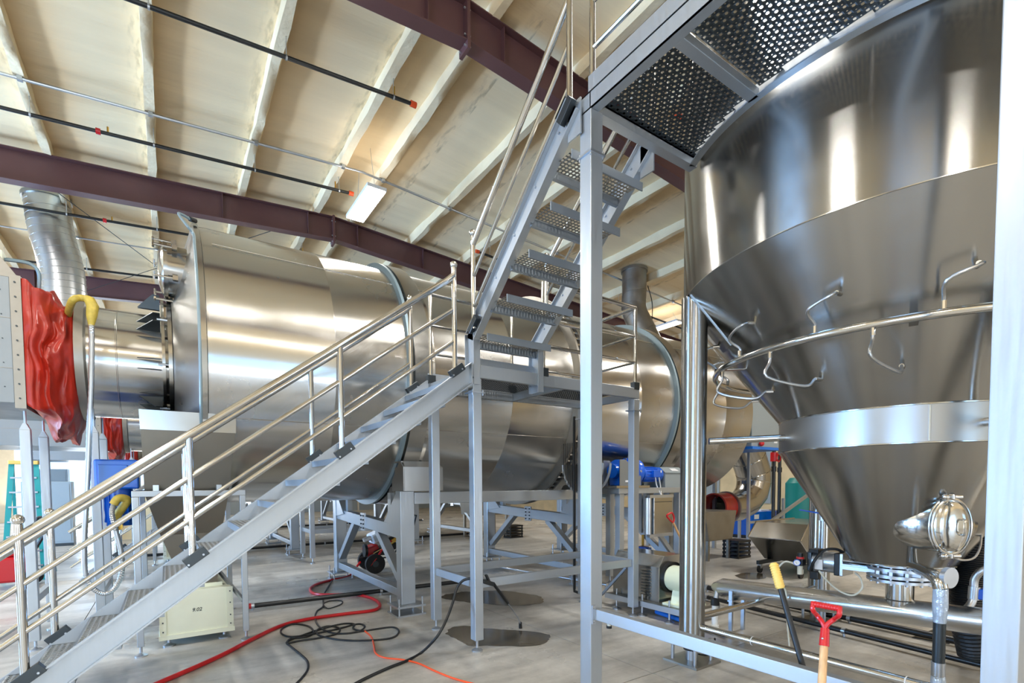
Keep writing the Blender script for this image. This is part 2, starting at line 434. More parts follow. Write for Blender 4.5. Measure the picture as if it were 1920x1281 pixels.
t, p = roofpipe('conduit_run', 'galvanised conduit pipe strapped under the cream purlins', 'pipe', 9.72, -11, 19, .03, .022, 'zinc', n=30)
for k in range(9):
    for sgn, off in ((-1, .36), (1, .42)):
        x = XRIDGE+sgn*(off+1.49*k)
        if -11 < x < 19: MB().box(x-.03, 9.69, zr(x)-.06, x+.03, 9.75, zr(x)+.02).build('strap', 'zinc', t, smooth=0)
t, p = roofpipe('conduit_run', 'thin conduit pipe behind the spiral roof duct', 'pipe', 15.1, -11, 3, .03, .016, 'zinc', n=20)
for k in range(8):
    x = XRIDGE-.36-1.49*k; MB().box(x-.025, 15.08, zr(x)-.05, x+.025, 15.12, zr(x)+.02).build('strap', 'zinc', t, smooth=0)
def brace(lab, a, b, c_=None):
    tag(MB().tube([a, b], .008, 6).build('brace_rod', 'dark_steel'), lab, 'rod', 'roof cross bracing rods')
brace('thin brace rod slanting down across the spiral duct', (-1.9, 12.0, zr(-1.9)-.15), (1.2, 17.7, zr(1.2)-.45))
brace('thin brace rod rising toward the drum hood', (-1.7, 17.7, zr(-1.7)-.45), (2.6, 12.0, zr(2.6)-.15))

# hanging light panels
def light_panel(x, y, z, lab, power=225, lx=.32, ly=1.24, up=True):
    t = thing('light_panel', lab, 'light', (x, y, z), 'hanging white light panels')
    MB().box(x-lx/2-.015, y-ly/2-.015, z+.012, x+lx/2+.015, y+ly/2+.015, z+.07).build('housing', 'white', t, smooth=0)
    MB().box(x-lx/2, y-ly/2, z, x+lx/2, y+ly/2, z+.011).build('diffuser', 'lamp_glow', t, smooth=0)
    for s in (-1, 1):
        MB().tube([(x, y+s*ly*.42, z+.07), (x+.02*s, y+s*ly*.3, zr(x)+.02)], .004, 5).build('hanging_wire', 'zinc', t)
    l = area('lamp_beam', (x, y, z-.02), (0, 0, 0), lx, ly, power, (1.0, .975, .93)); l.parent = t; l.location = (0, 0, -.02)
    if up:
        l = area('ceiling_fill', (x, y, z+.1), (math.pi, 0, 0), lx, ly, power*.03, (1.0, .93, .82)); l.parent = t; l.location = (0, 0, .09)  # faint upward fill added over the panel to lighten the ceiling
    return t
light_panel(3.25, 9.42, 6.98, 'hanging white light panel in front of the rafter above the drum')
light_panel(13.45, 10.7, 6.75, 'hanging white light panel by the conical tank and far roof vent')
light_panel(-3.6, 2.55, 6.95, 'hanging white light panel left of and above the camera')
light_panel(3.25, 2.75, 6.98, 'hanging white light panel above the lower stair', power=380)
light_panel(10.1, 3.4, 6.8, 'hanging white light panel between the conical tank and drum')
light_panel(3.25, -3.9, 6.98, 'hanging white light panel behind the camera')
light_panel(-3.6, -3.9, 6.95, 'hanging white light panel behind and left of camera')
light_panel(10.1, -4.2, 6.8, 'hanging white light panel behind the conical tank')
light_panel(-3.6, 9.42, 6.95, 'hanging white light panel left of the inlet box')
light_panel(3.25, 16.2, 6.98, 'hanging white light panel above the second drum')
light_panel(-3.6, 16.2, 6.9, 'hanging white light panel left of the spiral roof duct')
light_panel(13.45, 18.0, 6.75, 'hanging white light panel over the far end of second drum')
light_panel(3.25, 24.5, 6.98, 'hanging white light panel above the third drum')
light_panel(-3.6, 26.5, 6.9, 'hanging white light panel near the far open door')

# ================================================================== DRYER LINE (drum, frames, inlet) - nearest line, copied further back below
DY, DZ, DR = 7.87, 3.27, 1.76
ROOTS = []
def ringprof(x0, x1, r0, r1): return [(r0, x0), (r1, x0), (r1, x1), (r0, x1)]
def make_drum():
    t = thing('rotary_drum', 'long horizontal stainless steel drum nearest the camera', 'drum', (5.6, DY, DZ-DR), 'stainless rotary drums')
    prof = [(1.62, .36), (1.70, .36), (1.745, .40), (1.75, .46)]
    X1 = 10.75
    for xs in (1.72, 3.02, 4.3, 5.52, 7.1, 8.6, 9.7):
        prof += [(DR, xs-.012), (DR+.004, xs-.006), (DR+.004, xs+.006), (DR, xs+.012)]
    prof += [(DR, X1-.05), (1.70, X1), (.35, X1+.01)]
    MB().lathe(prof, (0, DY, DZ), 'X', 128).build('shell', 'drum_steel', t, smooth=40)
    MB().lathe([(.0, .365), (1.62, .365)][::-1], (0, DY, DZ), 'X', 96).build('end_plate', 'hood_steel', t)
    MB().lathe(ringprof(2.62, 2.66, 1.755, 1.835), (0, DY, DZ), 'X', 128).build('angle_ring', 'angle_blue', t, smooth=30)
    MB().lathe(ringprof(2.70, 2.93, 1.755, 1.835), (0, DY, DZ), 'X', 128).build('riding_tyre', 'sheet', t, smooth=30)
    MB().lathe(ringprof(8.02, 8.07, 1.755, 1.84), (0, DY, DZ), 'X', 128).build('angle_ring', 'angle_blue', t, smooth=30)
    MB().lathe(ringprof(8.12, 8.36, 1.755, 1.835), (0, DY, DZ), 'X', 128).build('riding_tyre', 'sheet', t, smooth=30)
    gm = MB().lathe(ringprof(5.50, 5.545, 1.755, 1.92), (0, DY, DZ), 'X', 128)
    gr = gm.build('sprocket_ring', 'dull_steel', t, smooth=30)
    tm = MB()
    for k in range(96):
        a = 2*math.pi*k/96; c, s = math.cos(a), math.sin(a)
        tm.cyl((5.545, DY+1.875*c, DZ+1.875*s), (5.64, DY+1.875*c, DZ+1.875*s), .024, seg=6)
    tm.build('drive_pins', 'pipe', gr, smooth=30, kind='stuff')
    MB().lathe(ringprof(5.64, 5.67, 1.80, 1.92), (0, DY, DZ), 'X', 128).build('outer_ring', 'dull_steel', t, smooth=30)
    for a in (.9, 2.4, 3.6, 5.4):
        MB().tube([(.5, DY+1.763*math.cos(a), DZ+1.763*math.sin(a)), (10.6, DY+1.763*math.cos(a), DZ+1.763*math.sin(a))], .0035, 6).build('weld_seam', 'pipe', t)
    return t
drum = make_drum(); ROOTS.append((drum, ['long horizontal stainless steel drum behind the nearest one', 'third stainless drum farthest from the camera']))

DDY, DDZ, DDR = 7.87, 3.25, .65
def make_hood():
    t = thing('inlet_hood', 'stainless cone hood and round inlet duct on the nearest drum', 'duct', (-.2, DY, DZ-DR), 'drum inlet hoods')
    MB().lathe([(1.70, .34), (1.775, .34), (1.775, .39), (1.70, .40)], (0, DY, DZ), 'X', 96).build('rim', 'sheet', t, smooth=30)
    MB().lathe([(1.74, .345), (1.70, .33), (.92, .105), (.90, .10)], (0, DY, DZ), 'X', 96).build('cone', 'hood_steel', t, smooth=30)
    MB().lathe([(.66, .06), (.92, .06), (.92, .10), (.66, .10)], (0, DY, DZ), 'X', 72).build('flange', 'sheet', t, smooth=30)
    MB().lathe([(.655, .0), (.84, .0), (.84, .03), (.655, .03)], (0, DY, DZ), 'X', 72).build('flange', 'sheet', t, smooth=30)
    MB().lathe([(DDR, -.72), (DDR, -.44), (DDR+.004, -.436), (DDR+.004, -.428), (DDR, -.424), (DDR, .08)], (0, DDY, DDZ), 'X', 96).build('duct', 'drum_steel', t, smooth=40)
    MB().lathe([(DDR, -.80), (DDR+.05, -.80), (DDR+.05, -.72), (DDR, -.70)], (0, DDY, DDZ), 'X', 72).build('clamp_band', 'dull_steel', t, smooth=30)
    # seal brackets around the flange gap
    for k, a in enumerate((100, 150, 188, 225, 262, 300, 20, 60)):
        an = math.radians(a); c, s = math.cos(an), math.sin(an)
        b = MB(); p = V(.06, DY+.80*c, DZ+.80*s); n_ = V(0, c, s); tg = V(0, -s, c)
        b.prism([p+V(-.30, 0, 0)+n_*-.1+tg*-.06, p+V(-.07, 0, 0)+n_*-.1+tg*-.06, p+V(-.07, 0, 0)+n_*.08+tg*-.06, p+V(-.14, 0, 0)+n_*.08+tg*-.06], tg*.008)
        b.prism([p+V(-.30, 0, 0)+n_*-.1+tg*.06, p+V(-.07, 0, 0)+n_*-.1+tg*.06, p+V(-.07, 0, 0)+n_*.08+tg*.06, p+V(-.14, 0, 0)+n_*.08+tg*.06], tg*.008)
        o = b.build('seal_bracket', 'dark_steel', t, smooth=0)
        MB().cyl(p+V(-.10, 0, 0)+n_*.04, p+V(.05, 0, 0)+n_*.04, .012, seg=6).build('bolt', 'zinc', o, smooth=0)
        MB().cyl(p+V(-.05, 0, 0)-n_*.02, p+V(.03, 0, 0)-n_*.02, .022, seg=10).build('roller', 'dull_steel', o)
    # round inspection hatch on the cone
    hy, hz = 7.16, 4.27
    MB().lathe([(.28, .06), (.28, .34)], (0, hy, hz), 'X', 48).build('hatch_neck', 'sheet', t)
    hl = MB().lathe([(.001, -.02), (.16, -.01), (.26, .02), (.285, .04), (.31, .04), (.31, .08), (.28, .08)], (0, hy, hz), 'X', 48).build('hatch_lid', 'sheet', t)
    for k in range(6):
        a = math.radians(90+60*k); c, s = math.cos(a), math.sin(a); q = V(.2, hy+.34*c, hz+.34*s)
        cl = MB().tube([q+V(-.26, 0, 0), q+V(-.04, 0, 0)], .013, 8).build('clamp_bolt', 'pipe', hl)
        MB().cbox(q+V(-.05, 0, 0), .05, .06, .05).build('clamp_lug', 'sheet', t, smooth=0)
        MB().tube([q+V(-.25, .045*s, -.045*c), q+V(-.25, -.045*s, .045*c)], .012, 8).build('clamp_handle', 'pipe', hl)
    # conduit clipped along the rim
    pth = [(.33, 6.92, 4.82), (.24, 6.86, 4.83), (.20, 6.80, 4.80), (.26, 6.56, 4.60)]
    for k in range(12):
        th = math.radians(44-74*k/11); pth.append((.325, DY-1.80*math.cos(th), DZ+1.80*math.sin(th)))
    MB().tube(catmull(pth, 4), .015, 8).build('conduit', 'angle_blue', t)
    MB().cyl((.31, 6.90, 4.82), (.37, 6.96, 4.84), .026, seg=10).build('conduit_fitting', 'black', t)
    return t
hood = make_hood(); ROOTS.append((hood, ['stainless cone hood and inlet duct on the second drum', 'stainless cone hood and inlet duct on the third drum']))

BX0, BX1, BYN, BYF, BZ0, BZ1 = -3.6, -1.20, 7.0, 8.74, 2.60, 3.86
def make_box():
    t = thing('inlet_box', 'grey sheet metal air inlet box beside the red fabric sleeve', 'duct', (-2.4, DY, BZ0), 'sheet metal inlet boxes')
    MB().box(BX0, BYN, BZ0, BX1-.05, BYF, BZ1).build('body', 'box_steel', t, smooth=0, bevel=.006)
    fm = MB(); 
    fm.box(BX1-.05, BYN-.012, BZ0-.05, BX1+.035, BYN+.03, BZ1+.02); fm.box(BX1-.05, BYF-.03, BZ0-.05, BX1+.035, BYF+.012, BZ1+.02)
    fm.box(BX1-.05, BYN-.012, BZ1, BX1+.035, BYF+.012, BZ1+.02); fm.box(BX1-.05, BYN-.012, BZ0-.05, BX1+.035, BYF+.012, BZ0)
    f = fm.build('flange', 'dull_steel', t, smooth=0)
    for k in range(9):
        z = BZ0+.05+(BZ1-BZ0-.1)*k/8
        MB().cyl((BX1-.01, BYN-.022, z), (BX1-.01, BYN-.01, z), .009, seg=6).build('bolt', 'dark_steel', f, smooth=0)
    for k in range(5):
        for xx in (BX1-.12,):
            z = BZ0+.16+(BZ1-BZ0-.3)*k/4
            MB().cyl((xx, BYN-.006, z), (xx, BYN+.002, z), .006, seg=6).build('rivet', 'dark_steel', t, smooth=0)
    for z in (2.95, 3.45):
        MB().box(BX0, BYN-.004, z-.003, BX1-.05, BYN+.001, z+.003).build('panel_seam', 'dull_steel', t, smooth=0)
    jb = MB().box(-1.50, BYN+.05, 4.02, -1.30, BYN+.19, 4.13).build('junction_box', 'cream', t, smooth=0, bevel=.008)
    MB().cyl((-1.40, BYN+.12, 3.86), (-1.40, BYN+.12, 4.02), .02, seg=8).build('junction_stem', 'zinc', jb)
    MB().prism([(-1.33, BYN+.03, 3.86), (-1.18, BYN+.03, 3.86), (-1.33, BYN+.03, 4.08)], (0, .012, 0)).build('gusset', 'dull_steel', t, smooth=0)
    MB().tube(catmull([(-1.30, BYN+.12, 4.06), (-1.12, BYN+.14, 4.07), (-1.05, BYN+.16, 4.0), (-1.06, BYN+.2, 3.84)], 5), .018, 8).build('conduit', 'angle_blue', t)
    return t
ibox = make_box(); ROOTS.append((ibox, ['grey sheet metal inlet box of the second drum', 'grey sheet metal inlet box of the third drum']))

def make_sleeve():
    n, rows = 260, 36; vs = []; fs = []
    per = [((BYF-BYN)*a, (BZ1-BZ0)*b) for a, b in ()]
    def rect(a):
        c, s = math.cos(a), math.sin(a); hw, hh = (BYF-BYN)/2, (BZ1-BZ0)/2
        k = 1/max(abs(c)/hw, abs(s)/hh)
        return V(0, (BYN+BYF)/2+c*k, (BZ0+BZ1)/2+s*k)
    for j in range(rows+1):
        u = j/rows; sx = BX1+.03+(-.79-(BX1+.03))*u
        for i in range(n):
            a = 2*math.pi*i/n; p = rect(a); q = V(0, DDY+(DDR+.015)*math.cos(a), DDZ+(DDR+.015)*math.sin(a))
            e = u*u*(3-2*u); r = p.lerp(q, e)
            bulge = math.sin(math.pi*u)
            ca, sa = math.cos(a), math.sin(a)
            n1 = mnoise(V(u*2.6+.7*ca, ca*1.3+4, sa*1.3)); n2 = mnoise(V(u*6.5+ca, ca*2.2+9, sa*2.2+2)); n3 = mnoise(V(u*13, ca*6, sa*6+5))
            fold = .13*(.5-abs(n1)*1.6)+.055*(.4-abs(n2)*1.6)+.014*n3
            n_ = V(0, math.cos(a), math.sin(a))
            r = r+n_*(fold*bulge+.03*bulge)
            sg = max(0, -math.sin(a)); r.z -= .42*sg**1.5*math.sin(math.pi*u)**.8*(.35+.65*u)
            tp = max(0, math.sin(a)); r.z -= .16*tp*bulge*(.6+.5*math.sin(13*u+2*a))
            vs.append((sx+.03*bulge*math.sin(5*a+1.0)+.018*math.sin(13*a+1)*bulge+.03*bulge*math.sin(6*math.pi*u)*.4, r.y, r.z))
    for j in range(rows):
        for i in range(n):
            i2 = (i+1) % n; fs.append((j*n+i, j*n+i2, (j+1)*n+i2, (j+1)*n+i))
    m = MB(); m.add(vs, fs); o = m.build('fabric_sleeve', 'red_fabric', smooth=80)
    sm = o.modifiers.new('thick', 'SOLIDIFY'); sm.thickness = .006
    return tag(o, 'sagging red fabric sleeve joining the nearest inlet box and duct', 'sleeve', 'red fabric sleeves')
sleeve = make_sleeve(); ROOTS.append((sleeve, ['smaller red fabric sleeve seen below the nearest duct', 'farthest red fabric sleeve on the third inlet duct']))

def pad(m_, x, y, zt, r=.058):
    return m_.lathe([(.001, .0), (r, 0), (r, .012), (r*.45, .028), (.014, .036), (.012, zt+.01), (.001, zt+.01)], (x, y, 0), 'Z', 16)
def leg_obj(t, x, y, z0, z1, s=.1, m='alu', withpad=True, name='leg'):
    o = MB().box(x-s/2, y-s/2, z0, x+s/2, y+s/2, z1).build(name, m, t, smooth=0, bevel=.005)
    if withpad: pad(MB(), x, y, z0).build('levelling_foot', 'zinc', o, smooth=30)
    return o
def make_support(x, lab, top=2.5):
    t = thing('duct_support', lab, 'support', (x, DY, 0), 'aluminium inlet duct supports')
    for y in (7.22, 8.17):
        zt = 2.35
        o = leg_obj(t, x, y, .10, zt, .085)
        MB().prism([(x-.0425, y-.0425, zt), (x+.0425, y-.0425, zt), (x+.012, y-.0425, zt+.07), (x-.012, y-.0425, zt+.07)], (0, .085, 0)).build('leg_tip', 'alu', o, smooth=0)
        MB().cyl((x, y, zt+.06), (x, y, 2.62), .012, seg=8).build('threaded_rod', 'zinc', o)
    MB().box(x-.03, 7.26, .50, x+.03, 8.13, .58).build('cross_bar', 'alu', t, smooth=0, bevel=.004)
    return t
for x, l in ((-1.22, 'tall aluminium support frame under the grey inlet box'), (-.66, 'tall aluminium support frame under the round inlet duct')):
    s_ = make_support(x, l); ROOTS.append((s_, [l.replace('tall', 'second line') if False else l.replace('tall aluminium', 'distant aluminium')+' of second drum', None]))

def make_frame(x, lab):
    t = thing('drum_trestle', lab, 'frame', (x, DY, 0), 'aluminium drum support frames')
    ys = (6.33, 9.41)
    for y in ys:
        o = MB().box(x-.1, y-.085, .14, x+.1, y+.085, 1.66).build('leg', 'alu', t, smooth=0, bevel=.007)
        MB().box(x-.2, y-.19, .115, x+.2, y+.19, .14).build('foot_plate', 'alu', o, smooth=0)
        MB().box(x-.2, y-.19, .0, x+.2, y+.19, .022).build('base_plate', 'zinc', o, smooth=0)
        for sx in (-1, 1):
            for sy in (-1, 1):
                MB().cyl((x+sx*.165, y+sy*.155, .02), (x+sx*.165, y+sy*.155, .24), .012, seg=8).build('anchor_bolt', 'zinc', o)
    MB().bar((x, ys[0], 1.10), (x, ys[1], 1.22), .14, .18).build('cross_beam', 'alu', t, smooth=0, bevel=.006)
    MB().box(x-.06, ys[0]+.08, .21, x+.06, ys[1]-.08, .32).build('tie_beam', 'alu', t, smooth=0, bevel=.006)
    MB().bar((x, ys[0]+.11, .42), (x, ys[0]+1.0, 1.06), .10, .12, (1, 0, 0)).build('diagonal', 'alu', t, smooth=0, bevel=.005)
    MB().bar((x, ys[1]-.11, .42), (x, ys[1]-1.0, 1.12), .10, .12, (1, 0, 0)).build('diagonal', 'alu', t, smooth=0, bevel=.005)
    MB().prism([(x-.09, ys[0]+.08, 1.64), (x-.09, ys[0]+.55, 1.22), (x-.09, ys[0]+.08, 1.18)], (.18, 0, 0)).build('gusset', 'alu', t, smooth=0)
    MB().prism([(x-.09, ys[1]-.08, 1.64), (x-.09, ys[1]-.55, 1.24), (x-.09, ys[1]-.08, 1.18)], (.18, 0, 0)).build('gusset', 'alu', t, smooth=0)
    for y, s in ((ys[0]+.52, 1), (ys[1]-.52, -1)):      # trunnion rollers carrying the tyre
        d = V(0, y-DY, 0); zz = DZ-math.sqrt((1.835+.13)**2-d.y**2)
        MB().cyl((x+.02, y, zz), (x+.32, y, zz), .13, seg=28).build('trunnion_roller', 'dull_steel', t)
        MB().box(x-.02, y-.06, 1.2, x+.06, y+.06, zz+.04).build('roller_bracket', 'alu', t, smooth=0)
    MB().box(x-.08, DY-.10, 1.02, x-.055, DY+.10, 1.30).build('splice', 'zinc', t, smooth=0)
    for k in range(8):
        MB().cyl((x-.095, DY-.06+.12*(k % 2), 1.06+.065*(k//2)), (x-.075, DY-.06+.12*(k % 2), 1.06+.065*(k//2)), .012, seg=6).build('bolt', 'dark_steel', t, smooth=0)
    return t
fr1 = make_frame(2.65, 'aluminium portal frame under the nearest drum beside the red hose')
fr2 = make_frame(5.93, 'aluminium portal frame under the middle of the nearest drum')
fr3 = make_frame(8.05, 'aluminium portal frame under the far end of nearest drum')
ROOTS += [(fr1, ['aluminium portal frame under the inlet end of second drum', 'aluminium portal frame under the inlet end of third drum']),
          (fr2, ['aluminium portal frame under the middle of second drum', 'aluminium portal frame under the middle of third drum']),
          (fr3, ['aluminium portal frame under the far end of second drum', None])]
lb = MB().box(2.76, 6.26, 1.48, 5.82, 6.40, 1.64).build('frame_beam', 'alu', smooth=0, bevel=.006)
tag(lb, 'long aluminium beam joining frames under the nearest drum', 'beam', 'drum frame beams')
ROOTS.append((lb, ['long aluminium beam joining frames under the second drum', None]))
gs = thing('roller_cover', 'stainless box cover on the frame leg behind the landing legs', 'cover', (2.88, 6.35, 1.66), 'stainless roller covers')
MB().prism([(2.60, 6.20, 1.66), (3.16, 6.20, 1.66), (3.16, 6.20, 1.98), (2.60, 6.20, 1.98)], (0, .34, 0)).build('body', 'hood_steel', gs, smooth=0)
MB().prism([(2.60, 6.20, 1.98), (3.16, 6.20, 1.98), (3.10, 6.32, 2.06), (2.63, 6.32, 2.06)], (0, .02, 0)).build('sloped_top', 'hood_steel', gs, smooth=0)
MB().prism([(2.58, 6.20, 1.66), (2.58, 6.60, 1.66), (2.58, 6.60, 1.80), (2.58, 6.32, 2.06), (2.58, 6.20, 1.98)], (.018, 0, 0)).build('side_plate', 'hood_steel', gs, smooth=0)
MB().box(2.60, 6.32, 2.04, 3.14, 6.56, 2.06).build('top_plate', 'hood_steel', gs, smooth=0)
ROOTS.append((gs, ['stainless box cover on a frame leg under second drum', None]))
dp = tag(MB().lathe([(.35, 10.5), (.35, 11.2)], (0, DY, DZ), 'X', 32).build('shaft_stub', 'dull_steel'), 'round shaft stub at the far end of nearest drum', 'shaft')

# ---- hopper and its stand
def make_hopper():
    t = thing('spill_hopper', 'tapered stainless hopper under the nearest drum inlet', 'hopper', (.2, 6.8, .98), 'stainless spill hoppers')
    def loft(name, a, b, m):
        (x0, x1, y0, y1, z0), (u0, u1, v0, v1, z1) = a, b
        mb = MB().add([(x0, y0, z0), (x1, y0, z0), (x1, y1, z0), (x0, y1, z0), (u0, v0, z1), (u1, v0, z1), (u1, v1, z1), (u0, v1, z1)],
                      [(0, 1, 5, 4), (1, 2, 6, 5), (2, 3, 7, 6), (3, 0, 4, 7)])
        o = mb.build(name, m, t, smooth=0); sd = o.modifiers.new('thick', 'SOLIDIFY'); sd.thickness = .006
        return o
    loft('rim_band', (-.21, .655, 6.29, 8.6, 2.53), (-.205, .65, 6.30, 8.6, 2.33), 'sheet')
    loft('upper_body', (-.20, .645, 6.30, 8.6, 2.33), (-.19, .57, 6.42, 8.2, 1.66), 'hopper_steel')
    loft('lower_body', (-.19, .57, 6.42, 8.2, 1.66), (-.07, .50, 6.55, 7.8, 1.22), 'hopper_steel')
    loft('chute', (-.07, .50, 6.55, 7.8, 1.22), (.14, .44, 6.62, 7.4, .60), 'hopper_steel')
    for x in (-.12, .12, .45):
        MB().box(x, 6.30, 1.70, x+.05, 6.45, 1.76).build('mounting_lug', 'zinc', t, smooth=0)
    return t
hop = make_hopper(); ROOTS.append((hop, ['tapered stainless hopper under the second drum inlet', None]))
hs = thing('hopper_stand', 'aluminium stand on levelling feet holding the nearest hopper', 'stand', (.2, 6.8, 0), 'aluminium hopper stands')
for x in (-.27, .70):
    for y in (6.31, 8.0): leg_obj(hs, x, y, .10, 1.64, .06)
    MB().box(x-.03, 6.34, 1.64, x+.03, 8.03, 1.70).build('side_beam', 'alu', hs, smooth=0)
for y in (6.31, 8.0): MB().box(-.30, y-.03, 1.64, .73, y+.03, 1.70).build('top_beam', 'alu', hs, smooth=0, bevel=.004)
MB().bar((.68, 6.32, .45), (.44, 6.9, .80), .03, .04).build('diagonal', 'alu', hs, smooth=0)
ROOTS.append((hs, ['aluminium stand holding the second hopper', None]))
gm_ = thing('gear_motor', 'bright blue gear motor on the hopper side beside inlet duct legs', 'motor', (-.46, 7.3, 1.4), None)
MB().box(-.66, 7.05, 1.72, -.26, 7.50, 2.05).build('gear_case', 'blue', gm_, smooth=0, bevel=.02)
MB().box(-.62, 7.02, 1.78, -.36, 7.06, 1.99).build('cover_plate', 'blue', gm_, smooth=0, bevel=.006)
MB().cyl((-.46, 7.28, 1.30), (-.46, 7.28, 1.72), .13, seg=28).build('motor_body', 'blue', gm_)
for k in range(14):
    a = 2*math.pi*k/14; MB().bar((-.46+.135*math.cos(a), 7.28+.135*math.sin(a), 1.34), (-.46+.135*math.cos(a), 7.28+.135*math.sin(a), 1.66), .01, .02, (math.cos(a), math.sin(a), 0)).build('cooling_fin', 'blue', gm_, smooth=0)
MB().cyl((-.46, 7.10, 1.30), (-.46, 7.02, 1.30), .04, seg=12).build('cable_gland', 'brass', gm_)
cb = thing('screw_conveyor_box', 'cream metal box on feet with handwritten number below hopper', 'box', (.24, 6.9, 0))
MB().box(-.10, 6.46, .10, .58, 7.5, .60).build('body', 'cream', cb, smooth=0, bevel=.006)
MB().box(-.12, 6.44, .09, .60, 7.52, .14).build('bottom_rail', 'cream', cb, smooth=0)
for x in (-.11, .53):
    o = MB().box(x, 6.445, .12, x+.06, 6.462, .60).build('corner_strip', 'cream', cb, smooth=0)
    for z in (.18, .28, .42, .55): MB().cyl((x+.03, 6.44, z), (x+.03, 6.447, z), .008, seg=6).build('bolt', 'dark_steel', o, smooth=0)
for x in (-.03, .50):
    for y in (6.55, 7.4): pad(MB(), x, y, .09, .06).build('levelling_foot', 'zinc', cb)
MB().box(.05, 6.6, .60, .50, 7.3, .64).build('inlet_collar', 'cream', cb, smooth=0)
def text3d(s_, loc, size, rot, m, parent, name='lettering', ext=.0015):
    c = bpy.data.curves.new(name, 'FONT'); c.body = s_; c.size = size; c.extrude = ext; c.align_x = 'CENTER'; c.align_y = 'CENTER'; c.shear = .25 if m == 'ink' else 0
    o = bpy.data.objects.new(name, c); COL.objects.link(o); c.materials.append(MATS[m])
    dg = bpy.context.evaluated_depsgraph_get(); me = bpy.data.meshes.new_from_object(o.evaluated_get(dg)); bpy.data.objects.remove(o)
    o = bpy.data.objects.new(name, me); COL.objects.link(o)
    o.parent = parent; o.location = V(loc)-W[parent]; o.rotation_euler = rot; W[o] = V(loc)
    return o
text3d('9.02', (.235, 6.458, .38), .055, (math.pi/2, 0, 0), 'ink', cb)
ROOTS.append((cb, ['cream metal box under the second drum hopper', None]))

# ================================================================== LOWER STAIR
def zs(x): return 1.066+.7364*x
SDIR = V(1, 0, .7364).normalized(); SN = V(-.7364, 0, 1).normalized()
def stringer(t, yw, fd):                       # channel: web at yw, flanges toward fd
    xa, xb = -1.15, 2.58; xa2 = -1.16
    top = [(xa, zs(xa)), (xb, zs(xb))]; dz = .205
    poly = [(-1.31, yw, .0), (-1.16, yw, 0), (xb, yw, zs(xb)-dz), (xb, yw, zs(xb)), (-1.31, yw, zs(-1.31))]
    MB().prism(poly, (0, .008, 0)).build('stringer_web', 'alu', t, smooth=0)
    for off in (0, -dz):
        x0 = -1.31 if off == 0 else -1.16
        a = V(x0, yw+fd*.022, zs(x0)+off); b = V(xb, yw+fd*.022, zs(xb)+off)
        MB().bar(a, b, .05, .010, SN).build('stringer_flange', 'alu', t, smooth=0)
    MB().box(xb-.012, yw-.005+min(0, fd*.045), zs(xb)-dz, xb, yw+max(.01, fd*.045), zs(xb)).build('end_plate', 'alu', t, smooth=0)
def balls(p, r): return MB().sphere(p, r, 18, 12)
def handrail(t, posts, rails, r_top, r_mid, r_post, line, lower=-1.6, ends=None, bracket=True, sd=None, by=0, ball_top=()):
    pass
def make_stair():
    t = thing('access_stair', 'lower aluminium stair rising to the landing in the foreground', 'stair', (.7, 4.9, 0), 'aluminium access stairs')
    stringer(t, 4.43, -1); stringer(t, 5.42, 1)
    m = MB()
    first = None
    for k in range(-10, 5):
        x = 1.25+.26*k; z = 2.0+.1915*k-.012
        if z < .03: continue
        if first is None:
            pm = perforated((x+.01, 4.445, z), (1, 0, 0), (0, 1, 0), 7, 26, .0368, .0125, .005)
            first = (x, z); tr = pm.build('tread', 'alu', t, smooth=25)
            fm = MB().box(x, 4.445, z-.055, x+.012, 5.415, z+.002).box(x+.256, 4.445, z-.055, x+.268, 5.415, z+.002).box(x, 4.44, z-.055, x+.268, 4.447, z).box(x, 5.413, z-.055, x+.268, 5.42, z)
            fr = fm.build('tread_rim', 'alu_dark', tr, smooth=0)
        else:
            off = (x-first[0], 0, z-first[1])
            tw = twin(tr, t, off); c = fr.copy(); COL.objects.link(c); c.parent = tw; W[c] = W[fr]+V(off)
    # handrails: three rails and four posts each side
    for yy, nm in ((4.395, 'near'), (5.455, 'far')):
        px = [-.80, .145, 1.27, 2.385]
        hx = [-1.6, 2.36]
        top = lambda x: zs(x)+.95
        rail = MB().tube([(-1.45, yy, top(-1.45)), (2.30, yy, top(2.30)), (2.36, yy, top(2.36)+.01), (2.385, yy, top(2.385)+.01)], .030, 14).build('handrail', 'pipe', t)
        for dz in (.64, .33):
            MB().tube([(-1.45, yy, zs(-1.45)+dz), (2.385, yy, zs(2.385)+dz)], .019, 12).build('mid_rail', 'pipe', rail)
        for i, x in enumerate(px):
            zt = top(x)+(.085 if i in (0, 3) else .0)
            MB().cyl((x, yy, zs(x)+.03), (x, yy, zt), .025, seg=16).build('post', 'pipe', rail)
            if i in (0, 3): balls((x, yy, zt+.028), .036).build('ball_cap', 'pipe', rail)
            c = V(x+.02, yy, zs(x)+.045)
            MB().bar(c-SDIR*.085, c+SDIR*.085, .055, .075, SN).build('post_bracket', 'dark_steel', rail, smooth=0, bevel=.004)
            for s in (-1, 1):
                b = c+SDIR*.06*s
                MB().cyl(b+V(0, -.035, -.02), b+V(0, .035, -.02), .008, seg=6).build('bolt', 'zinc', rail, smooth=0)
    for k in range(2):
        x = .1+k*1.1
    return t
stair = make_stair()
ROOTS.append((stair, ['distant aluminium stair in front of the second drum', None]))

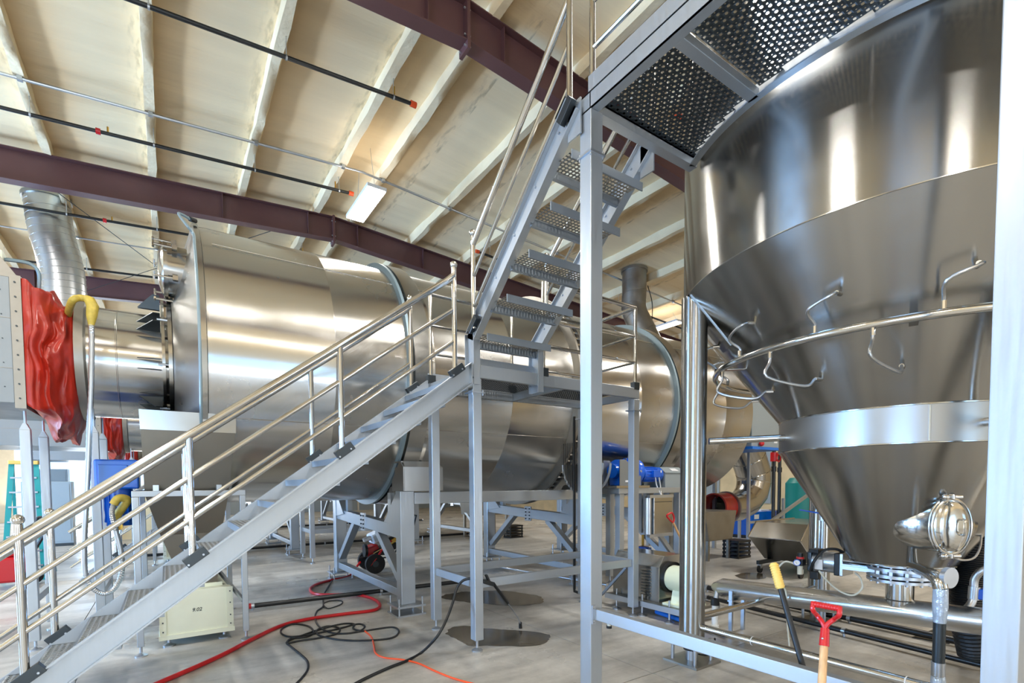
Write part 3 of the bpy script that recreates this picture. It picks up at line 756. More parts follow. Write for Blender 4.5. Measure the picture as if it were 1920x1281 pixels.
# ================================================================== LANDING
LX0, LX1, LY0, LY1, LZ = 2.60, 5.08, 4.41, 5.47, 2.96
def make_landing():
    t = thing('stair_landing', 'aluminium landing platform on four legs between the two stairs', 'platform', (3.84, 4.94, 0), 'aluminium stair landings')
    for x in (LX0+.05, LX1-.05):
        for y in (LY0+.05, LY1-.05):
            o = leg_obj(t, x, y, .12, 2.82, .1)
            MB().box(x-.075, y-.075, 2.67, x+.075, y+.075, 2.685).build('splice_flange', 'zinc', o, smooth=0)
            for s in (-1, 1): MB().cyl((x+s*.06, y-.06, 2.65), (x+s*.06, y-.06, 2.705), .008, seg=6).build('bolt', 'zinc', o, smooth=0)
    for y in (LY0, LY1-.05): MB().box(LX0, y, 2.83, LX1, y+.05, LZ).build('side_beam', 'alu', t, smooth=0, bevel=.005)
    for x in (LX0, 3.80, LX1-.05): MB().box(x, LY0+.05, 2.83, x+.05, LY1-.05, LZ-.03).build('cross_beam', 'alu', t, smooth=0, bevel=.004)
    for x in (LX0+.05, 3.85):
        perforated((x, LY0+.05, LZ-.025), (1, 0, 0), (0, 1, 0), 32, 26, .0368, .0105, .004).build('grating', 'dark_steel', t, smooth=25)
    MB().box(LX0+.06, LY0+.12, LZ, 3.46, LY0+.13, LZ+.10).build('toe_plate', 'alu', t, smooth=0)
    MB().box(LX0, LY1-.02, LZ, LX1, LY1-.01, LZ+.10).build('toe_plate', 'alu', t, smooth=0)
    for y in (LY0+.03, LY1-.08):
        MB().box(LX0+.1, y, .66, LX1-.1, y+.05, .755).build('stretcher', 'alu', t, smooth=0, bevel=.004)
    for x in (LX0+.03, LX1-.08):
        MB().box(x, LY0+.1, .66, x+.05, LY1-.1, .75).build('stretcher', 'alu', t, smooth=0, bevel=.004)
    MB().bar((LX1-.10, LY0+.12, .64), (LX1-.12, LY0+.55, .20), .03, .03).build('diagonal', 'alu_dark', t, smooth=0)
    # guard rails
    def run(pts, posts, capped=()):
        tp = MB()
        r = MB().tube([(x, y, LZ+1.02) for x, y in pts], .025, 12).build('guard_rail', 'pipe', t)
        for dz in (.66, .33): MB().tube([(x, y, LZ+dz) for x, y in pts], .016, 10).build('mid_rail', 'pipe', r)
        for (x, y, c) in posts:
            MB().cyl((x, y, LZ+.05), (x, y, LZ+1.02+(.08 if c else 0)), .022, seg=14).build('post', 'pipe', r)
            if c: balls((x, y, LZ+1.13), .034).build('ball_cap', 'pipe', r)
            MB().box(x-.05, y-.035, LZ-.02, x+.05, y+.035, LZ+.075).build('post_bracket', 'dark_steel', r, smooth=0, bevel=.004)
    run([(2.63, 5.44), (5.03, 5.44)], [(2.63, 5.44, 0), (3.80, 5.44, 0), (5.03, 5.44, 0)])
    run([(5.03, 5.44), (5.03, 4.44)], [])
    run([(5.03, 4.44), (3.52, 4.44)], [(5.03, 4.44, 0), (3.53, 4.44, 0)])
    return t
landing = make_landing()
ROOTS.append((landing, ['distant aluminium landing platform in front of the second drum', None]))

# ================================================================== UPPER STAIR (climbs toward the camera side)
UA = V(0, 4.46, 3.27); UB = V(0, 2.93, 4.60); UD = (UB-UA).normalized(); UN = V(0, -UD.z, UD.y)
UN = V(0, UD.z, -UD.y) if UN.z < 0 else UN
def make_upper():
    t = thing('steep_stair', 'steep blue tinted aluminium stair climbing from landing to tank platform', 'stair', (3.05, 3.7, LZ))
    for x, fd in ((2.64, -1), (3.46, 1)):
        # channel stringer: web plus two flanges, with a vertical leg on the landing
        hw = .085
        a, b = V(x, UA.y, UA.z), V(x, UB.y, UB.z)
        n_ = V(0, -UD.z, UD.y); n_ = n_ if n_.z > 0 else -n_
        poly = [a-n_*hw+UD*-.02, b-n_*hw, b+n_*hw, a+n_*hw+UD*-.10]
        MB().prism([p-V(.006, 0, 0) for p in poly], (.012, 0, 0)).build('stringer_web', 'alu', t, smooth=0)
        for s in (-1, 1):
            MB().bar(a+n_*hw*s-UD*(.05 if s > 0 else 0), b+n_*hw*s, .075, .010, n_).build('stringer_flange', 'alu', t, smooth=0)
        MB().box(x-.006, 4.40, 2.76, x+.006, 4.57, 3.30).build('foot_web', 'alu', t, smooth=0)
        for yy in (4.395, 4.565): MB().box(x-.038, yy, 2.76, x+.038, yy+.010, 3.29).build('foot_flange', 'alu', t, smooth=0)
        MB().box(x-.006, 2.86, 4.36, x+.006, 3.0, 4.62).build('head_plate', 'alu', t, smooth=0)
        for kk in range(5):
            p = a.lerp(b, .1+.2*kk)+n_*.03; MB().cyl(p+V(-.02, 0, 0), p+V(.02, 0, 0), .010, seg=6).build('bolt', 'zinc', t, smooth=0)
    rear = [(4.208, 3.226), (3.860, 3.495), (3.522, 3.768), (3.226, 4.035), (2.97, 4.31)]
    tr = fr = None; p0 = None
    for y, z in rear:
        if tr is None:
            p0 = (y, z)
            tr = perforated((2.655, y+.012, z-.012), (1, 0, 0), (0, 1, 0), 21, 7, .0375, .0125, .006).build('tread', 'dull_steel', t, smooth=25)
            fr = MB().box(2.65, y, z-.070, 3.45, y+.010, z).box(2.65, y+.275, z-.080, 3.45, y+.29, z+.0).box(2.65, y+.255, z-.086, 3.45, y+.29, z-.076).build('tread_rim', 'alu_dark', tr, smooth=0)
        else:
            off = (0, y-p0[0], z-p0[1]); tw = twin(tr, t, off); c = fr.copy(); COL.objects.link(c); c.parent = tw; W[c] = W[fr]+V(off)
    for x in (2.59, 3.52):
        pb = V(x, 4.37, 0); 
        def zl(y, h): return 4.124+(4.37-y)*.852-(.95-h)
        rail = MB().tube([(x, 4.37, zl(4.37, .95)), (x, 2.93, zl(2.93, .95))], .028, 12).build('handrail', 'pipe', t)
        for h in (.63, .33): MB().tube([(x, 4.37, zl(4.37, h)), (x, 2.93, zl(2.93, h))], .018, 10).build('mid_rail', 'pipe', rail)
        MB().cyl((x, 4.37, 3.30), (x, 4.37, 4.20), .023, seg=14).build('post', 'pipe', rail)
        balls((x, 4.37, 4.235), .034).build('ball_cap', 'pipe', rail)
        MB().cyl((x, 2.93, 4.62), (x, 2.93, 5.54), .024, seg=14).build('post', 'pipe', rail)
        balls((x, 2.93, 5.575), .036).build('ball_cap', 'pipe', rail)
        for (yy, zz) in ((4.37, 3.34), (2.97, 4.56)):
            c_ = V(x, yy, zz); MB().bar(c_-UD*.09, c_+UD*.09, .05, .07, V(0, UD.z, -UD.y)).build('post_bracket', 'dark_steel', rail, smooth=0, bevel=.004)
    return t
upper = make_upper()

# ================================================================== TANK
TX, TY, TR = 5.5, 1.74, 1.87
def make_tank():
    t = thing('conical_tank', 'large polished stainless conical tank on tubular legs', 'tank', (TX, TY, 0))
    O = (TX, TY, 0)
    MB().lathe([(TR, 3.505), (TR, 6.75), (1.80, 6.85), (.3, 7.05)], O, 'Z', 160).build('cylinder_wall', 'tank_steel', t)
    MB().lathe([(TR, 3.495), (.985, 2.315)], O, 'Z', 160).build('upper_cone', 'tank_steel', t)
    bd = MB().lathe([(.985, 2.305), (.985, 2.035)], O, 'Z', 128).build('band', 'hood_steel', t)
    MB().lathe([(.98, 2.025), (.395, 1.035), (.37, 1.015)], O, 'Z', 128).build('lower_cone', 'tank_steel', t)
    for r, z in ((TR, 3.50), (.985, 2.31), (.985, 2.03), (.385, 1.02)):
        MB().lathe([(r-.006, z-.008), (r+.005, z-.003), (r+.005, z+.003), (r-.006, z+.008)], O, 'Z', 128).build('weld_seam', 'pipe', t)
    a = math.radians(206); MB().box(TX+.99*math.cos(a)-.004, TY+.99*math.sin(a)-.006, 2.04, TX+.99*math.cos(a)+.004, TY+.99*math.sin(a)+.006, 2.30).build('weld_seam', 'pipe', t)
    # legs on load-cell feet
    lg = []
    for sx in (-1, 1):
        for sy in (-1, 1):
            x, y = TX+sx*1.29, TY+sy*1.25
            zt = 3.36
            # leg cut on the slope of the cone
            n = 28; vs = []; r = .118
            for z in (0, 1):
                for k in range(n):
                    an = 2*math.pi*k/n; px, py = x+r*math.cos(an), y+r*math.sin(an)
                    rr = math.hypot(px-TX, py-TY); zc = 2.315+(rr-.985)*(3.495-2.315)/(TR-.985)-.01
                    vs.append((px, py, .215 if z == 0 else min(zc, 3.49)))
            m = MB().add(vs, [(k, (k+1) % n, n+(k+1) % n, n+k) for k in range(n)])
            o = m.build('leg', 'tank_steel', t, smooth=60); lg.append(o)
            MB().box(x-.155, y-.155, .195, x+.155, y+.155, .215).build('top_plate', 'dull_steel', o, smooth=0)
            MB().box(x-.19, y-.19, 0, x+.19, y+.19, .022).build('base_plate', 'dull_steel', o, smooth=0)
            for ax in (-1, 1):
                for ay in (-1, 1):
                    MB().cyl((x+ax*.125, y+ay*.125, .02), (x+ax*.125, y+ay*.125, .20), .017, seg=10).build('standoff', 'zinc', o)
                    MB().cyl((x+ax*.125, y+ay*.125, .215), (x+ax*.125, y+ay*.125, .235), .022, seg=6).build('nut', 'zinc', o, smooth=0)
            MB().cyl((x, y, .02), (x, y, .15), .055, seg=20).build('load_cell', 'zinc', o)
            MB().cyl((x, y, .12), (x, y, .165), .078, seg=20).build('load_cell_cap', 'black', o)
            MB().tube(catmull([(x+.05, y-.04, .07), (x+.14, y-.10, .06), (x+.17, y-.14, .12), (x+.15, y-.15, .24)], 5), .008, 6).build('cable', 'black', o)
            d = V(-sx, -sy, 0).normalized()
            # doubler strip between leg and cone
            c0 = V(x, y, 0); rr = 1.8
            dd = V(x-TX, y-TY, 0).normalized()
            tg = V(-dd.y, dd.x, 0)
            def cone(rad, off): zz = 2.315+(rad-.985)*(3.495-2.315)/(TR-.985); return V(TX, TY, 0)+dd*rad+V(0, 0, zz-off)
            q0, q1 = cone(1.86, .0), cone(1.50, .0)
            nn = (q1-q0).cross(tg).normalized()
            MB().bar(q0-nn*.0, q1-nn*.0, .26, .012, nn).build('doubler_plate', 'tank_steel', o, smooth=0)
            MB().tube([(x-sx*.1, y-sy*.1, 2.14), (TX+sx*.70*.985, TY+sy*.70*.985, 2.16)], .032, 14).build('brace_pipe', 'pipe', t)
    for sx in (-1, 1): MB().tube([(TX+sx*1.29, TY-1.14, .36), (TX+sx*1.29, TY+1.14, .36)], .034, 14).build('stretcher_pipe', 'pipe', t)
    for sy in (-1, 1): MB().tube([(TX-1.18, TY+sy*1.25, .42), (TX+1.18, TY+sy*1.25, .42)], .034, 14).build('stretcher_pipe', 'pipe', t)
    for q in (.5, 1.1, 1.6):
        MB().lathe([(.036, -.004), (.04, 0), (.036, .004)], (TX-1.29, TY+1.14-q, .36), 'Y', 14).build('cable_tie', 'white', t)
    # spray ring with hoses
    RR, RZ = 1.565, 2.80
    ring = MB().tube([(TX+RR*math.cos(2*math.pi*k/96), TY+RR*math.sin(2*math.pi*k/96), RZ) for k in range(96)], .029, 12, closed=True).build('spray_ring', 'pipe', t)
    def conep(a, z): rad = .985+(z-2.315)*(TR-.985)/(3.495-2.315); return V(TX+rad*math.cos(a), TY+rad*math.sin(a), z)
    k = 0
    for i in range(22):
        a = math.radians(100+i*13); up = i % 2 == 0
        dirr = V(math.cos(a), math.sin(a), 0)
        s0 = V(TX+RR*math.cos(a), TY+RR*math.sin(a), RZ)
        if up:
            e = conep(a+.10, 3.06)+dirr*.01
            pth = [s0+V(0, 0, .02), s0+V(0, 0, .09), s0+dirr*.10+V(0, 0, .17), e+dirr*.12+V(0, 0, -.03), e+dirr*.03, e-dirr*.02]
        else:
            e = conep(a+.10, 2.56)+dirr*.01
            pth = [s0-V(0, 0, .02), s0-V(0, 0, .10), s0+dirr*.03-V(0, 0, .22), e+dirr*.16+V(0, 0, -.06), e+dirr*.05, e-dirr*.02]
        h = MB().tube(catmull(pth, 5), .011, 8).build('spray_hose', 'galv', ring)
        MB().cyl(s0+V(0, 0, .015 if up else -.015), s0+V(0, 0, .075 if up else -.075), .016, seg=8).build('hose_fitting', 'pipe', ring)
        MB().cyl(e-dirr*.01, e+dirr*.05, .016, seg=8).build('hose_fitting', 'pipe', ring)
    for i in range(5):
        a = math.radians(75+i*62); p = V(TX+RR*math.cos(a), TY+RR*math.sin(a), RZ)
        MB().bar(p, conep(a, 2.80), .05, .008).build('ring_bracket', 'sheet', ring, smooth=0)
    # manway on the lower cone
    ax = V(-.76, -.65, 0).normalized(); ux = V(-ax.y, ax.x, 0); uz = V(0, 0, 1)
    cb_ = V(TX, TY, 1.40)
    def oval(d, hu, hv, dz=0, n=56): return [cb_+ax*d+ux*(hu*math.cos(2*math.pi*k/n))+uz*(hv*math.sin(2*math.pi*k/n)+dz) for k in range(n)]
    def loft(rings_, name, m, par, close=False):
        n = len(rings_[0]); vs = [p for r in rings_ for p in r]
        fs = [(i*n+k, i*n+(k+1) % n, (i+1)*n+(k+1) % n, (i+1)*n+k) for i in range(len(rings_)-1) for k in range(n)]
        if close: fs.append(tuple((len(rings_)-1)*n+k for k in range(n)))
        return MB().add(vs, fs).build(name, m, par, smooth=45)
    nk = loft([oval(.44, .30, .22), oval(.56, .27, .215), oval(.62, .20, .21), oval(.69, .125, .205), oval(.73, .115, .20)], 'manway_neck', 'pipe', t)
    MB().tube(oval(.715, .125, .212), .012, 10, closed=True).build('manway_ring', 'pipe', nk)
    MB().tube(oval(.75, .122, .208), .013, 10, closed=True).build('lid_ring', 'pipe', nk)
    loft([oval(.745, .12, .205), oval(.765, .108, .185), oval(.785, .075, .13), oval(.793, .05, .065), oval(.795, .004, .005)], 'manway_lid', 'pipe', nk, True)
    hc_ = cb_+ax*.785+ux*.045
    MB().tube(catmull([hc_+uz*.055-ax*.01, hc_+uz*.05+ax*.05, hc_-uz*.05+ax*.05, hc_-uz*.055-ax*.01], 5), .009, 8).build('lid_handle', 'pipe', nk)
    for s in (-1, 1):
        q = cb_+ax*.735+uz*(s*.225)
        MB().cyl(q-ux*.07, q+ux*.07, .020, seg=12).build('hinge_pin', 'pipe', nk)
        MB().cbox(q, .06, .06, .045).build('hinge_lug', 'sheet', nk, smooth=0, bevel=.008)
        MB().sphere(q-ux*.05+ax*.035, .027).build('hinge_knob', 'pipe', nk)
    MB().tube(catmull([cb_+ax*.73-uz*.22, cb_+ax*.70+ux*.10-uz*.26, cb_+ax*.62+ux*.22-uz*.25, cb_+ax*.50+ux*.32-uz*.18, cb_+ax*.40+ux*.38-uz*.08], 6), .008, 8).build('bonding_cable', 'galv', nk)
    return t
tank = make_tank()

# ---- valve, outlet and conveyor under the tank
vt = thing('slide_gate_valve', 'slide gate valve with air cylinder bolted under the conical tank', 'valve', (TX, TY, .80))
for z0, z1, r in ((.985, 1.012, .25), (.945, .972, .25), (.885, .912, .25), (.845, .87, .25)):
    MB().lathe([(.10, z0), (r, z0), (r, z1), (.10, z1)], (TX, TY, 0), 'Z', 48).build('flange', 'zinc', vt, smooth=30)
for k in range(12):
    a = 2*math.pi*k/12; x, y = TX+.215*math.cos(a), TY+.215*math.sin(a)
    MB().cyl((x, y, .825), (x, y, 1.03), .013, seg=8).build('stud', 'zinc', vt)
    MB().cyl((x, y, .91), (x, y, .948), .024, seg=6).build('nut', 'zinc', vt, smooth=0)
MB().box(TX-.17, TY-.2, .915, TX+.17, TY+.42, .943).build('gate_plate', 'zinc', vt, smooth=0)
for s in (-1, 1):
    MB().bar((TX+s*.12, TY+.2, .93), (TX+s*.12, TY+.42, .93), .035, .05).build('yoke_bar', 'zinc', vt, smooth=0)
    MB().tube([(TX+s*.12, TY+.2, .985), (TX+s*.12, TY+.42, .985)], .012, 8).build('tie_rod', 'zinc', vt)
MB().cyl((TX, TY+.2, .94), (TX, TY+.42, .94), .022, seg=14).build('piston_rod', 'pipe', vt)
MB().box(TX-.12, TY+.45, .83, TX+.12, TY+.50, 1.05).build('front_cap', 'black', vt, smooth=0, bevel=.01)
MB().box(TX-.12, TY+.42, .83, TX+.12, TY+.45, 1.05).build('front_plate', 'zinc', vt, smooth=0, bevel=.006)
MB().cyl((TX, TY+.50, .94), (TX, TY+.71, .94), .105, seg=32).build('air_cylinder', 'zinc', vt)
MB().box(TX-.11, TY+.71, .84, TX+.11, TY+.75, 1.04).build('rear_cap', 'dark_steel', vt, smooth=0, bevel=.01)
MB().box(TX-.12, TY+.64, 1.03, TX+.0, TY+.73, 1.07).build('solenoid', 'black', vt, smooth=0, bevel=.006)
MB().box(TX-.12, TY+.60, .87, TX-.105, TY+.67, .97).build('name_plate', 'white', vt, smooth=0)
MB().box(TX-.16, TY+.62, .77, TX-.09, TY+.70, .85).build('solenoid_valve', 'black', vt, smooth=0, bevel=.008)
rg = thing('air_regulator', 'small black air regulator with pressure gauge beside the tank leg', 'regulator', (5.36, 2.54, .85))
MB().box(5.32, 2.50, .89, 5.40, 2.58, .96).build('body', 'black', rg, smooth=0, bevel=.008)
MB().cyl((5.36, 2.54, .955), (5.36, 2.54, .98), .036, seg=16).build('lock_ring', 'red', rg)
MB().cyl((5.36, 2.54, .975), (5.36, 2.54, 1.02), .027, seg=16).build('knob', 'black', rg)
MB().cyl((5.36, 2.54, .80), (5.36, 2.54, .89), .026, seg=16).build('bowl', 'clear_hose', rg)
gd = V(-.88, -.42, 0).normalized(); gc = V(5.315, 2.55, .925)
ga = MB().cyl(gc, gc+gd*.025, .032, seg=24).build('gauge', 'blue', rg)
MB().cyl(gc+gd*.025, gc+gd*.028, .026, seg=24).build('gauge_face', 'white', ga)
MB().bar(gc+gd*.030+V(0, 0, -.010), gc+gd*.030+V(-.006, .012, .014), .002, .004, gd).build('gauge_needle', 'ink', ga, smooth=0)
MB().tube(catmull([(5.36, 2.44, .84), (5.34, 2.40, .95), (5.40, 2.34, 1.06), (5.46, 2.26, 1.08), (5.5, 2.20, 1.05)], 6), .014, 8).build('air_line', 'black', rg)
cv = thing('tube_conveyor', 'horizontal stainless tube conveyor passing under the conical tank', 'conveyor', (TX, 2.0, .4))
def cvz(y): return .48+(3.55-y)*.048
MB().tube([(TX, 3.62, cvz(3.62)), (TX, 3.60, cvz(3.6)), (TX, 3.48, cvz(3.48)), (TX, .2, cvz(.2)), (TX, -.6, cvz(-.6))], [.03, .05, .112, .112, .112], 40).build('tube', 'drum_steel', cv)
MB().cyl((TX, TY, cvz(TY)+.05), (TX, TY, .85), .105, seg=36, caps=False).build('drop_pipe', 'pipe', cv)
MB().lathe([(.105, 0), (.118, .004), (.105, .012)], (TX, TY, cvz(TY)+.10), 'Z', 36).build('weld_collar', 'pipe', cv)
for y in (3.3, .2):
    MB().box(TX-.14, y-.02, 0, TX-.11, y+.02, cvz(y)).build('support_leg', 'zinc', cv, smooth=0)
    MB().box(TX+.11, y-.02, 0, TX+.14, y+.02, cvz(y)).build('support_leg', 'zinc', cv, smooth=0)
    MB().box(TX-.15, y-.03, cvz(y)-.125, TX+.15, y+.03, cvz(y)-.11).build('saddle', 'zinc', cv, smooth=0)

# ================================================================== UPPER PLATFORM
PZ0, PZ1 = 4.50, 4.62
def make_platform():
    t = thing('tank_platform', 'high perforated steel platform on tall columns around the tank', 'platform', (3.0, 1.6, 0))
    C1 = (2.72, 2.835, .12); C2 = (2.7135, .52, .107)
    for (x, y, s) in (C1, C2):
        o = leg_obj(t, x, y, .10, PZ0, s, name='column')
        MB().box(x-s*.62, y-s*.62, 4.185, x+s*.62, y+s*.62, 4.20).build('splice_flange', 'zinc', o, smooth=0)
        for ax in (-1, 1):
            for ay in (-1, 1): MB().cyl((x+ax*s*.5, y+ay*s*.5, 4.165), (x+ax*s*.5, y+ay*s*.5, 4.22), .008, seg=6).build('bolt', 'zinc', o, smooth=0)
    yend = -2.4
    MB().box(2.66, yend, PZ0, 2.67, 2.895, PZ1).build('edge_beam_web', 'alu', t, smooth=0)
    MB().box(2.66, yend, PZ0, 2.74, 2.895, PZ0+.008).build('edge_beam_flange', 'alu', t, smooth=0)
    MB().box(2.66, yend, PZ1-.008, 2.74, 2.895, PZ1).build('edge_beam_flange', 'alu', t, smooth=0)
    MB().box(2.66, 2.78, PZ0, 3.93, 2.79, PZ1).build('end_beam_web', 'alu', t, smooth=0)
    MB().box(2.74, 2.79, PZ0, 3.93, 2.86, PZ0+.008).build('end_beam_flange', 'alu', t, smooth=0)
    MB().box(2.66, 2.78, PZ1-.06, 3.93, 2.79, PZ1).build('end_beam_lip', 'alu', t, smooth=0)
    def rim_x(y): return TX-math.sqrt(max(1.93**2-(y-TY)**2, 0))
    ys = [2.04, 1.02, 0.0]
    for y in ys:
        MB().box(2.74, y, PZ0, max(rim_x(y), 2.9), y+.075, PZ0+.06).build('cross_beam', 'alu', t, smooth=0, bevel=.003)
    # curved rim beside the tank
    a0, a1 = math.radians(147), math.radians(266)
    MB().lathe([(1.90, PZ0), (1.93, PZ0), (1.96, PZ0), (1.96, PZ0+.01), (1.91, PZ0+.01), (1.91, PZ1), (1.90, PZ1), (1.90, PZ0)], (TX, TY, 0), 'Z', 60, a0, a1).build('curved_rim', 'alu', t, smooth=30)
    bounds = [2.78]+ys+[yend]
    for i in range(len(bounds)-1):
        yt, yb = bounds[i], bounds[i+1]+(.0)
        ny = int((yt-yb)/.0345); nx = int((4.1-2.70)/.0345)
        keep = lambda c: math.hypot(c.x-TX, c.y-TY) > 1.925
        perforated((2.70, yt, PZ0+.075), (0, -1, 0), (1, 0, 0), ny, nx, .0345, .0100, .004, keep, small=.0045).build('grating_panel', 'dark_steel', t, smooth=25)
    MB().box(2.655, yend, PZ1, 2.663, 2.80, PZ1+.11).build('toe_board', 'alu', t, smooth=0)
    # guard rail on the outer edge
    r = MB().tube([(2.70, 2.80, PZ1+1.0), (2.70, yend, PZ1+1.0)], .026, 12).build('guard_rail', 'pipe', t)
    for dz in (.66, .33): MB().tube([(2.70, 2.80, PZ1+dz), (2.70, yend, PZ1+dz)], .017, 10).build('mid_rail', 'pipe', r)
    for y in (2.80, 1.35, -.1): MB().cyl((2.70, y, PZ1), (2.70, y, PZ1+1.06), .024, seg=14).build('post', 'pipe', r)
    r2 = MB().tube([(3.55, 2.83, PZ1+1.0), (3.93, 2.83, PZ1+1.0)], .024, 12).build('guard_rail', 'pipe', t)
    for x in (3.56, 3.9): MB().cyl((x, 2.83, PZ1), (x, 2.83, PZ1+1.0), .022, seg=12).build('post', 'pipe', r2)
    p = at(1215, 45, X=2.95)
    # low kick rail between the columns
    MB().box(2.69, C2[1]+.05, .70, 2.75, C1[1]-.06, .785).build('base_rail', 'alu', t, smooth=0, bevel=.004)
    br = MB().box(2.665, C1[1]-.075, .67, 2.70, C1[1]-.06, .815).build('rail_bracket', 'zinc', t, smooth=0)
    for z in (.69, .795): MB().cyl((2.68, C1[1]-.085, z), (2.68, C1[1]-.07, z), .010, seg=6).build('bolt', 'zinc', br, smooth=0)
    return t
plat = make_platform()
# ---- the lines further back
LINE = 7.13
for o, labs in ROOTS:
    for k, lb_ in enumerate(labs):
        if lb_: copy_tree(o, (0, LINE*(k+1), 0), lb_)

# ================================================================== roof ducts
def spiral(name, lab, path, r, pitch=.14, m='galv'):
    P = catmull(path, 10); L = [0]
    for i in range(1, len(P)): L.append(L[-1]+(P[i]-P[i-1]).length)
    n = int(L[-1]/.012); pts = []; rr = []
    j = 0
    for i in range(n+1):
        d = L[-1]*i/n
        while j < len(L)-2 and L[j+1] < d: j += 1
        u = (d-L[j])/max(L[j+1]-L[j], 1e-6); pts.append(P[j].lerp(P[j+1], u))
        rr.append(r)
    t = thing(name, lab, 'duct', pts[-1], None)
    MB().tube(pts, rr, 40, caps=False).build('duct_wall', m, t, smooth=50)
    rb = MB(); step = max(1, int(pitch/.012))
    for i in range(step, len(pts)-1, step):
        d = (pts[i+1]-pts[i-1]).normalized(); u_ = d.orthogonal().normalized(); v_ = d.cross(u_)
        rb.tube([pts[i]+(u_*math.cos(2*math.pi*k/36)+v_*math.sin(2*math.pi*k/36))*(r+.002)+d*(pitch*k/36) for k in range(37)], .005, 5)
    rb.build('spiral_rib', m, t)
    e = pts[0]; d = (pts[0]-pts[1]).normalized()
    MB().tube([e-d*.05, e+d*.02], r+.03, 40).build('roof_collar', 'dull_steel', t)
    e = pts[-1]; d = (pts[-1]-pts[-2]).normalized()
    MB().tube([e-d*.1, e], r+.02, 40, caps=False).build('lower_collar', 'galv', t)
    return t
spiral('spiral_duct', 'galvanised spiral duct with double bend rising to roof at left', [(-1.85, 13.8, zr(-1.85)+.16), (-1.84, 13.8, 7.45), (-1.82, 13.8, 7.15), (-1.78, 13.8, 6.85), (-1.70, 13.8, 6.45), (-1.655, 13.8, 6.1), (-1.64, 13.8, 5.5), (-1.63, 13.8, 4.3)], .37)
spiral('spiral_duct', 'short brown tinted roof vent pipe above the far drum end', [(10.60, 9.40, zr(10.6)+.16), (10.6, 9.4, 6.9), (10.6, 9.4, 6.4), (10.68, 9.2, 5.9), (10.8, 8.9, 5.2)], .32, .3, 'dull_steel')
tag(MB().tube(catmull([(10.9, 9.2, 7.05), (11.2, 9.3, 6.7), (11.15, 9.25, 6.2), (11.05, 9.2, 5.7)], 6), .012, 6).build('hanging_wire', 'black'), 'thin black wire dangling beside the far roof vent pipe', 'wire')

# ================================================================== flexible conduit with yellow sleeves at left
fx = thing('flexible_conduit', 'long grey flexible conduit loop with yellow sleeved ends', 'conduit', at(172, 900, Y=6.9))
pth = [at(x, y, Y=6.9) for x, y in [(171, 606), (172, 640), (171, 720), (168, 800), (165, 880), (161, 960), (158, 1030), (161, 1080), (176, 1105), (199, 1113), (219, 1098), (229, 1068), (226, 1030), (216, 990), (210, 962), (214, 944)]]
P = catmull(pth, 14)
MB().tube(P, [.024+.003*(i % 2) for i in range(len(P))], 12).build('conduit_tube', 'galv', fx, smooth=20)
ys = MB().tube(catmull([V(-.86, 7.35, 3.62), at(135, 565, Y=6.95), at(148, 559, Y=6.95), at(160, 560, Y=6.95)], 5), .034, 12).build('yellow_sleeve', 'yellow', fx)
MB().tube([at(160, 558, Y=6.93), at(168, 563, Y=6.92), at(174, 575, Y=6.9), at(172, 592, Y=6.9), at(171, 612, Y=6.9)], [.030, .05, .055, .048, .024], 12).build('yellow_sleeve', 'yellow', fx)
MB().tube(catmull([at(213, 946, Y=6.9), at(220, 936, Y=6.9), at(230, 934, Y=6.92), at(238, 940, Y=6.95), V(-.47, 7.0, 1.42), V(-.46, 7.06, 1.32)], 5), .042, 12).build('yellow_sleeve', 'yellow', fx)

# ================================================================== drum drive (blue gear motor etc.)
df = thing('drive_stand', 'aluminium stand with bracket plates carrying the blue drum drive', 'stand', (7.1, 6.15, 0))
for x in (6.40, 7.98):
    for y in (5.98, 6.20): leg_obj(df, x, y, .12, 1.56, .11 if x < 7 else .12)
MB().box(6.30, 5.90, 1.56, 8.10, 6.30, 1.66).build('top_frame', 'alu', df, smooth=0, bevel=.006)
MB().box(6.22, 5.88, 1.66, 7.05, 6.32, 1.70).build('base_plate', 'sheet', df, smooth=0)
for y in (5.90, 6.28):
    MB().prism([(6.32, y, 1.70), (6.84, y, 1.70), (6.84, y, 1.86), (6.46, y, 2.14), (6.32, y, 2.14)], (0, .012, 0)).build('bracket_plate', 'alu_dark', df, smooth=0)
MB().box(6.45, 5.893, 1.76, 6.68, 5.899, 1.79).build('label_strip', 'white', df, smooth=0)
MB().bar((7.90, 5.95, .3), (7.2, 5.95, 1.0), .06, .08).build('diagonal', 'alu', df, smooth=0)
dm = thing('drum_motor', 'bright blue gearbox and motor on the aluminium drive stand', 'motor', (6.9, 6.12, 1.70))
AX = lambda x: (x, 6.12, 1.97)
MB().lathe([(.001, 6.36), (.12, 6.36), (.13, 6.44), (.20, 6.46), (.21, 6.62), (.17, 6.64), (.17, 6.70), (.235, 6.72), (.24, 6.80), (.20, 6.83), (.22, 6.86), (.22, 6.95), (.15, 6.99), (.10, 7.08), (.001, 7.08)], (0, 6.12, 1.95), 'X', 40).build('gearbox', 'blue', dm)
MB().box(6.44, 5.98, 1.70, 6.95, 6.26, 1.86).build('gearbox_foot', 'blue', dm, smooth=0, bevel=.012)
for k in range(8):
    a = math.pi*k/4; MB().cyl((6.70, 6.12+.215*math.cos(a), 1.95+.215*math.sin(a)), (6.86, 6.12+.215*math.cos(a), 1.95+.215*math.sin(a)), .016, seg=6).build('case_bolt', 'zinc', dm, smooth=0)
mo = MB().lathe([(.001, 7.08), (.12, 7.08), (.125, 7.12), (.125, 7.44), (.135, 7.45), (.135, 7.55), (.08, 7.58), (.001, 7.58)], (0, 6.12, 1.90), 'X', 36).build('motor', 'blue', dm)
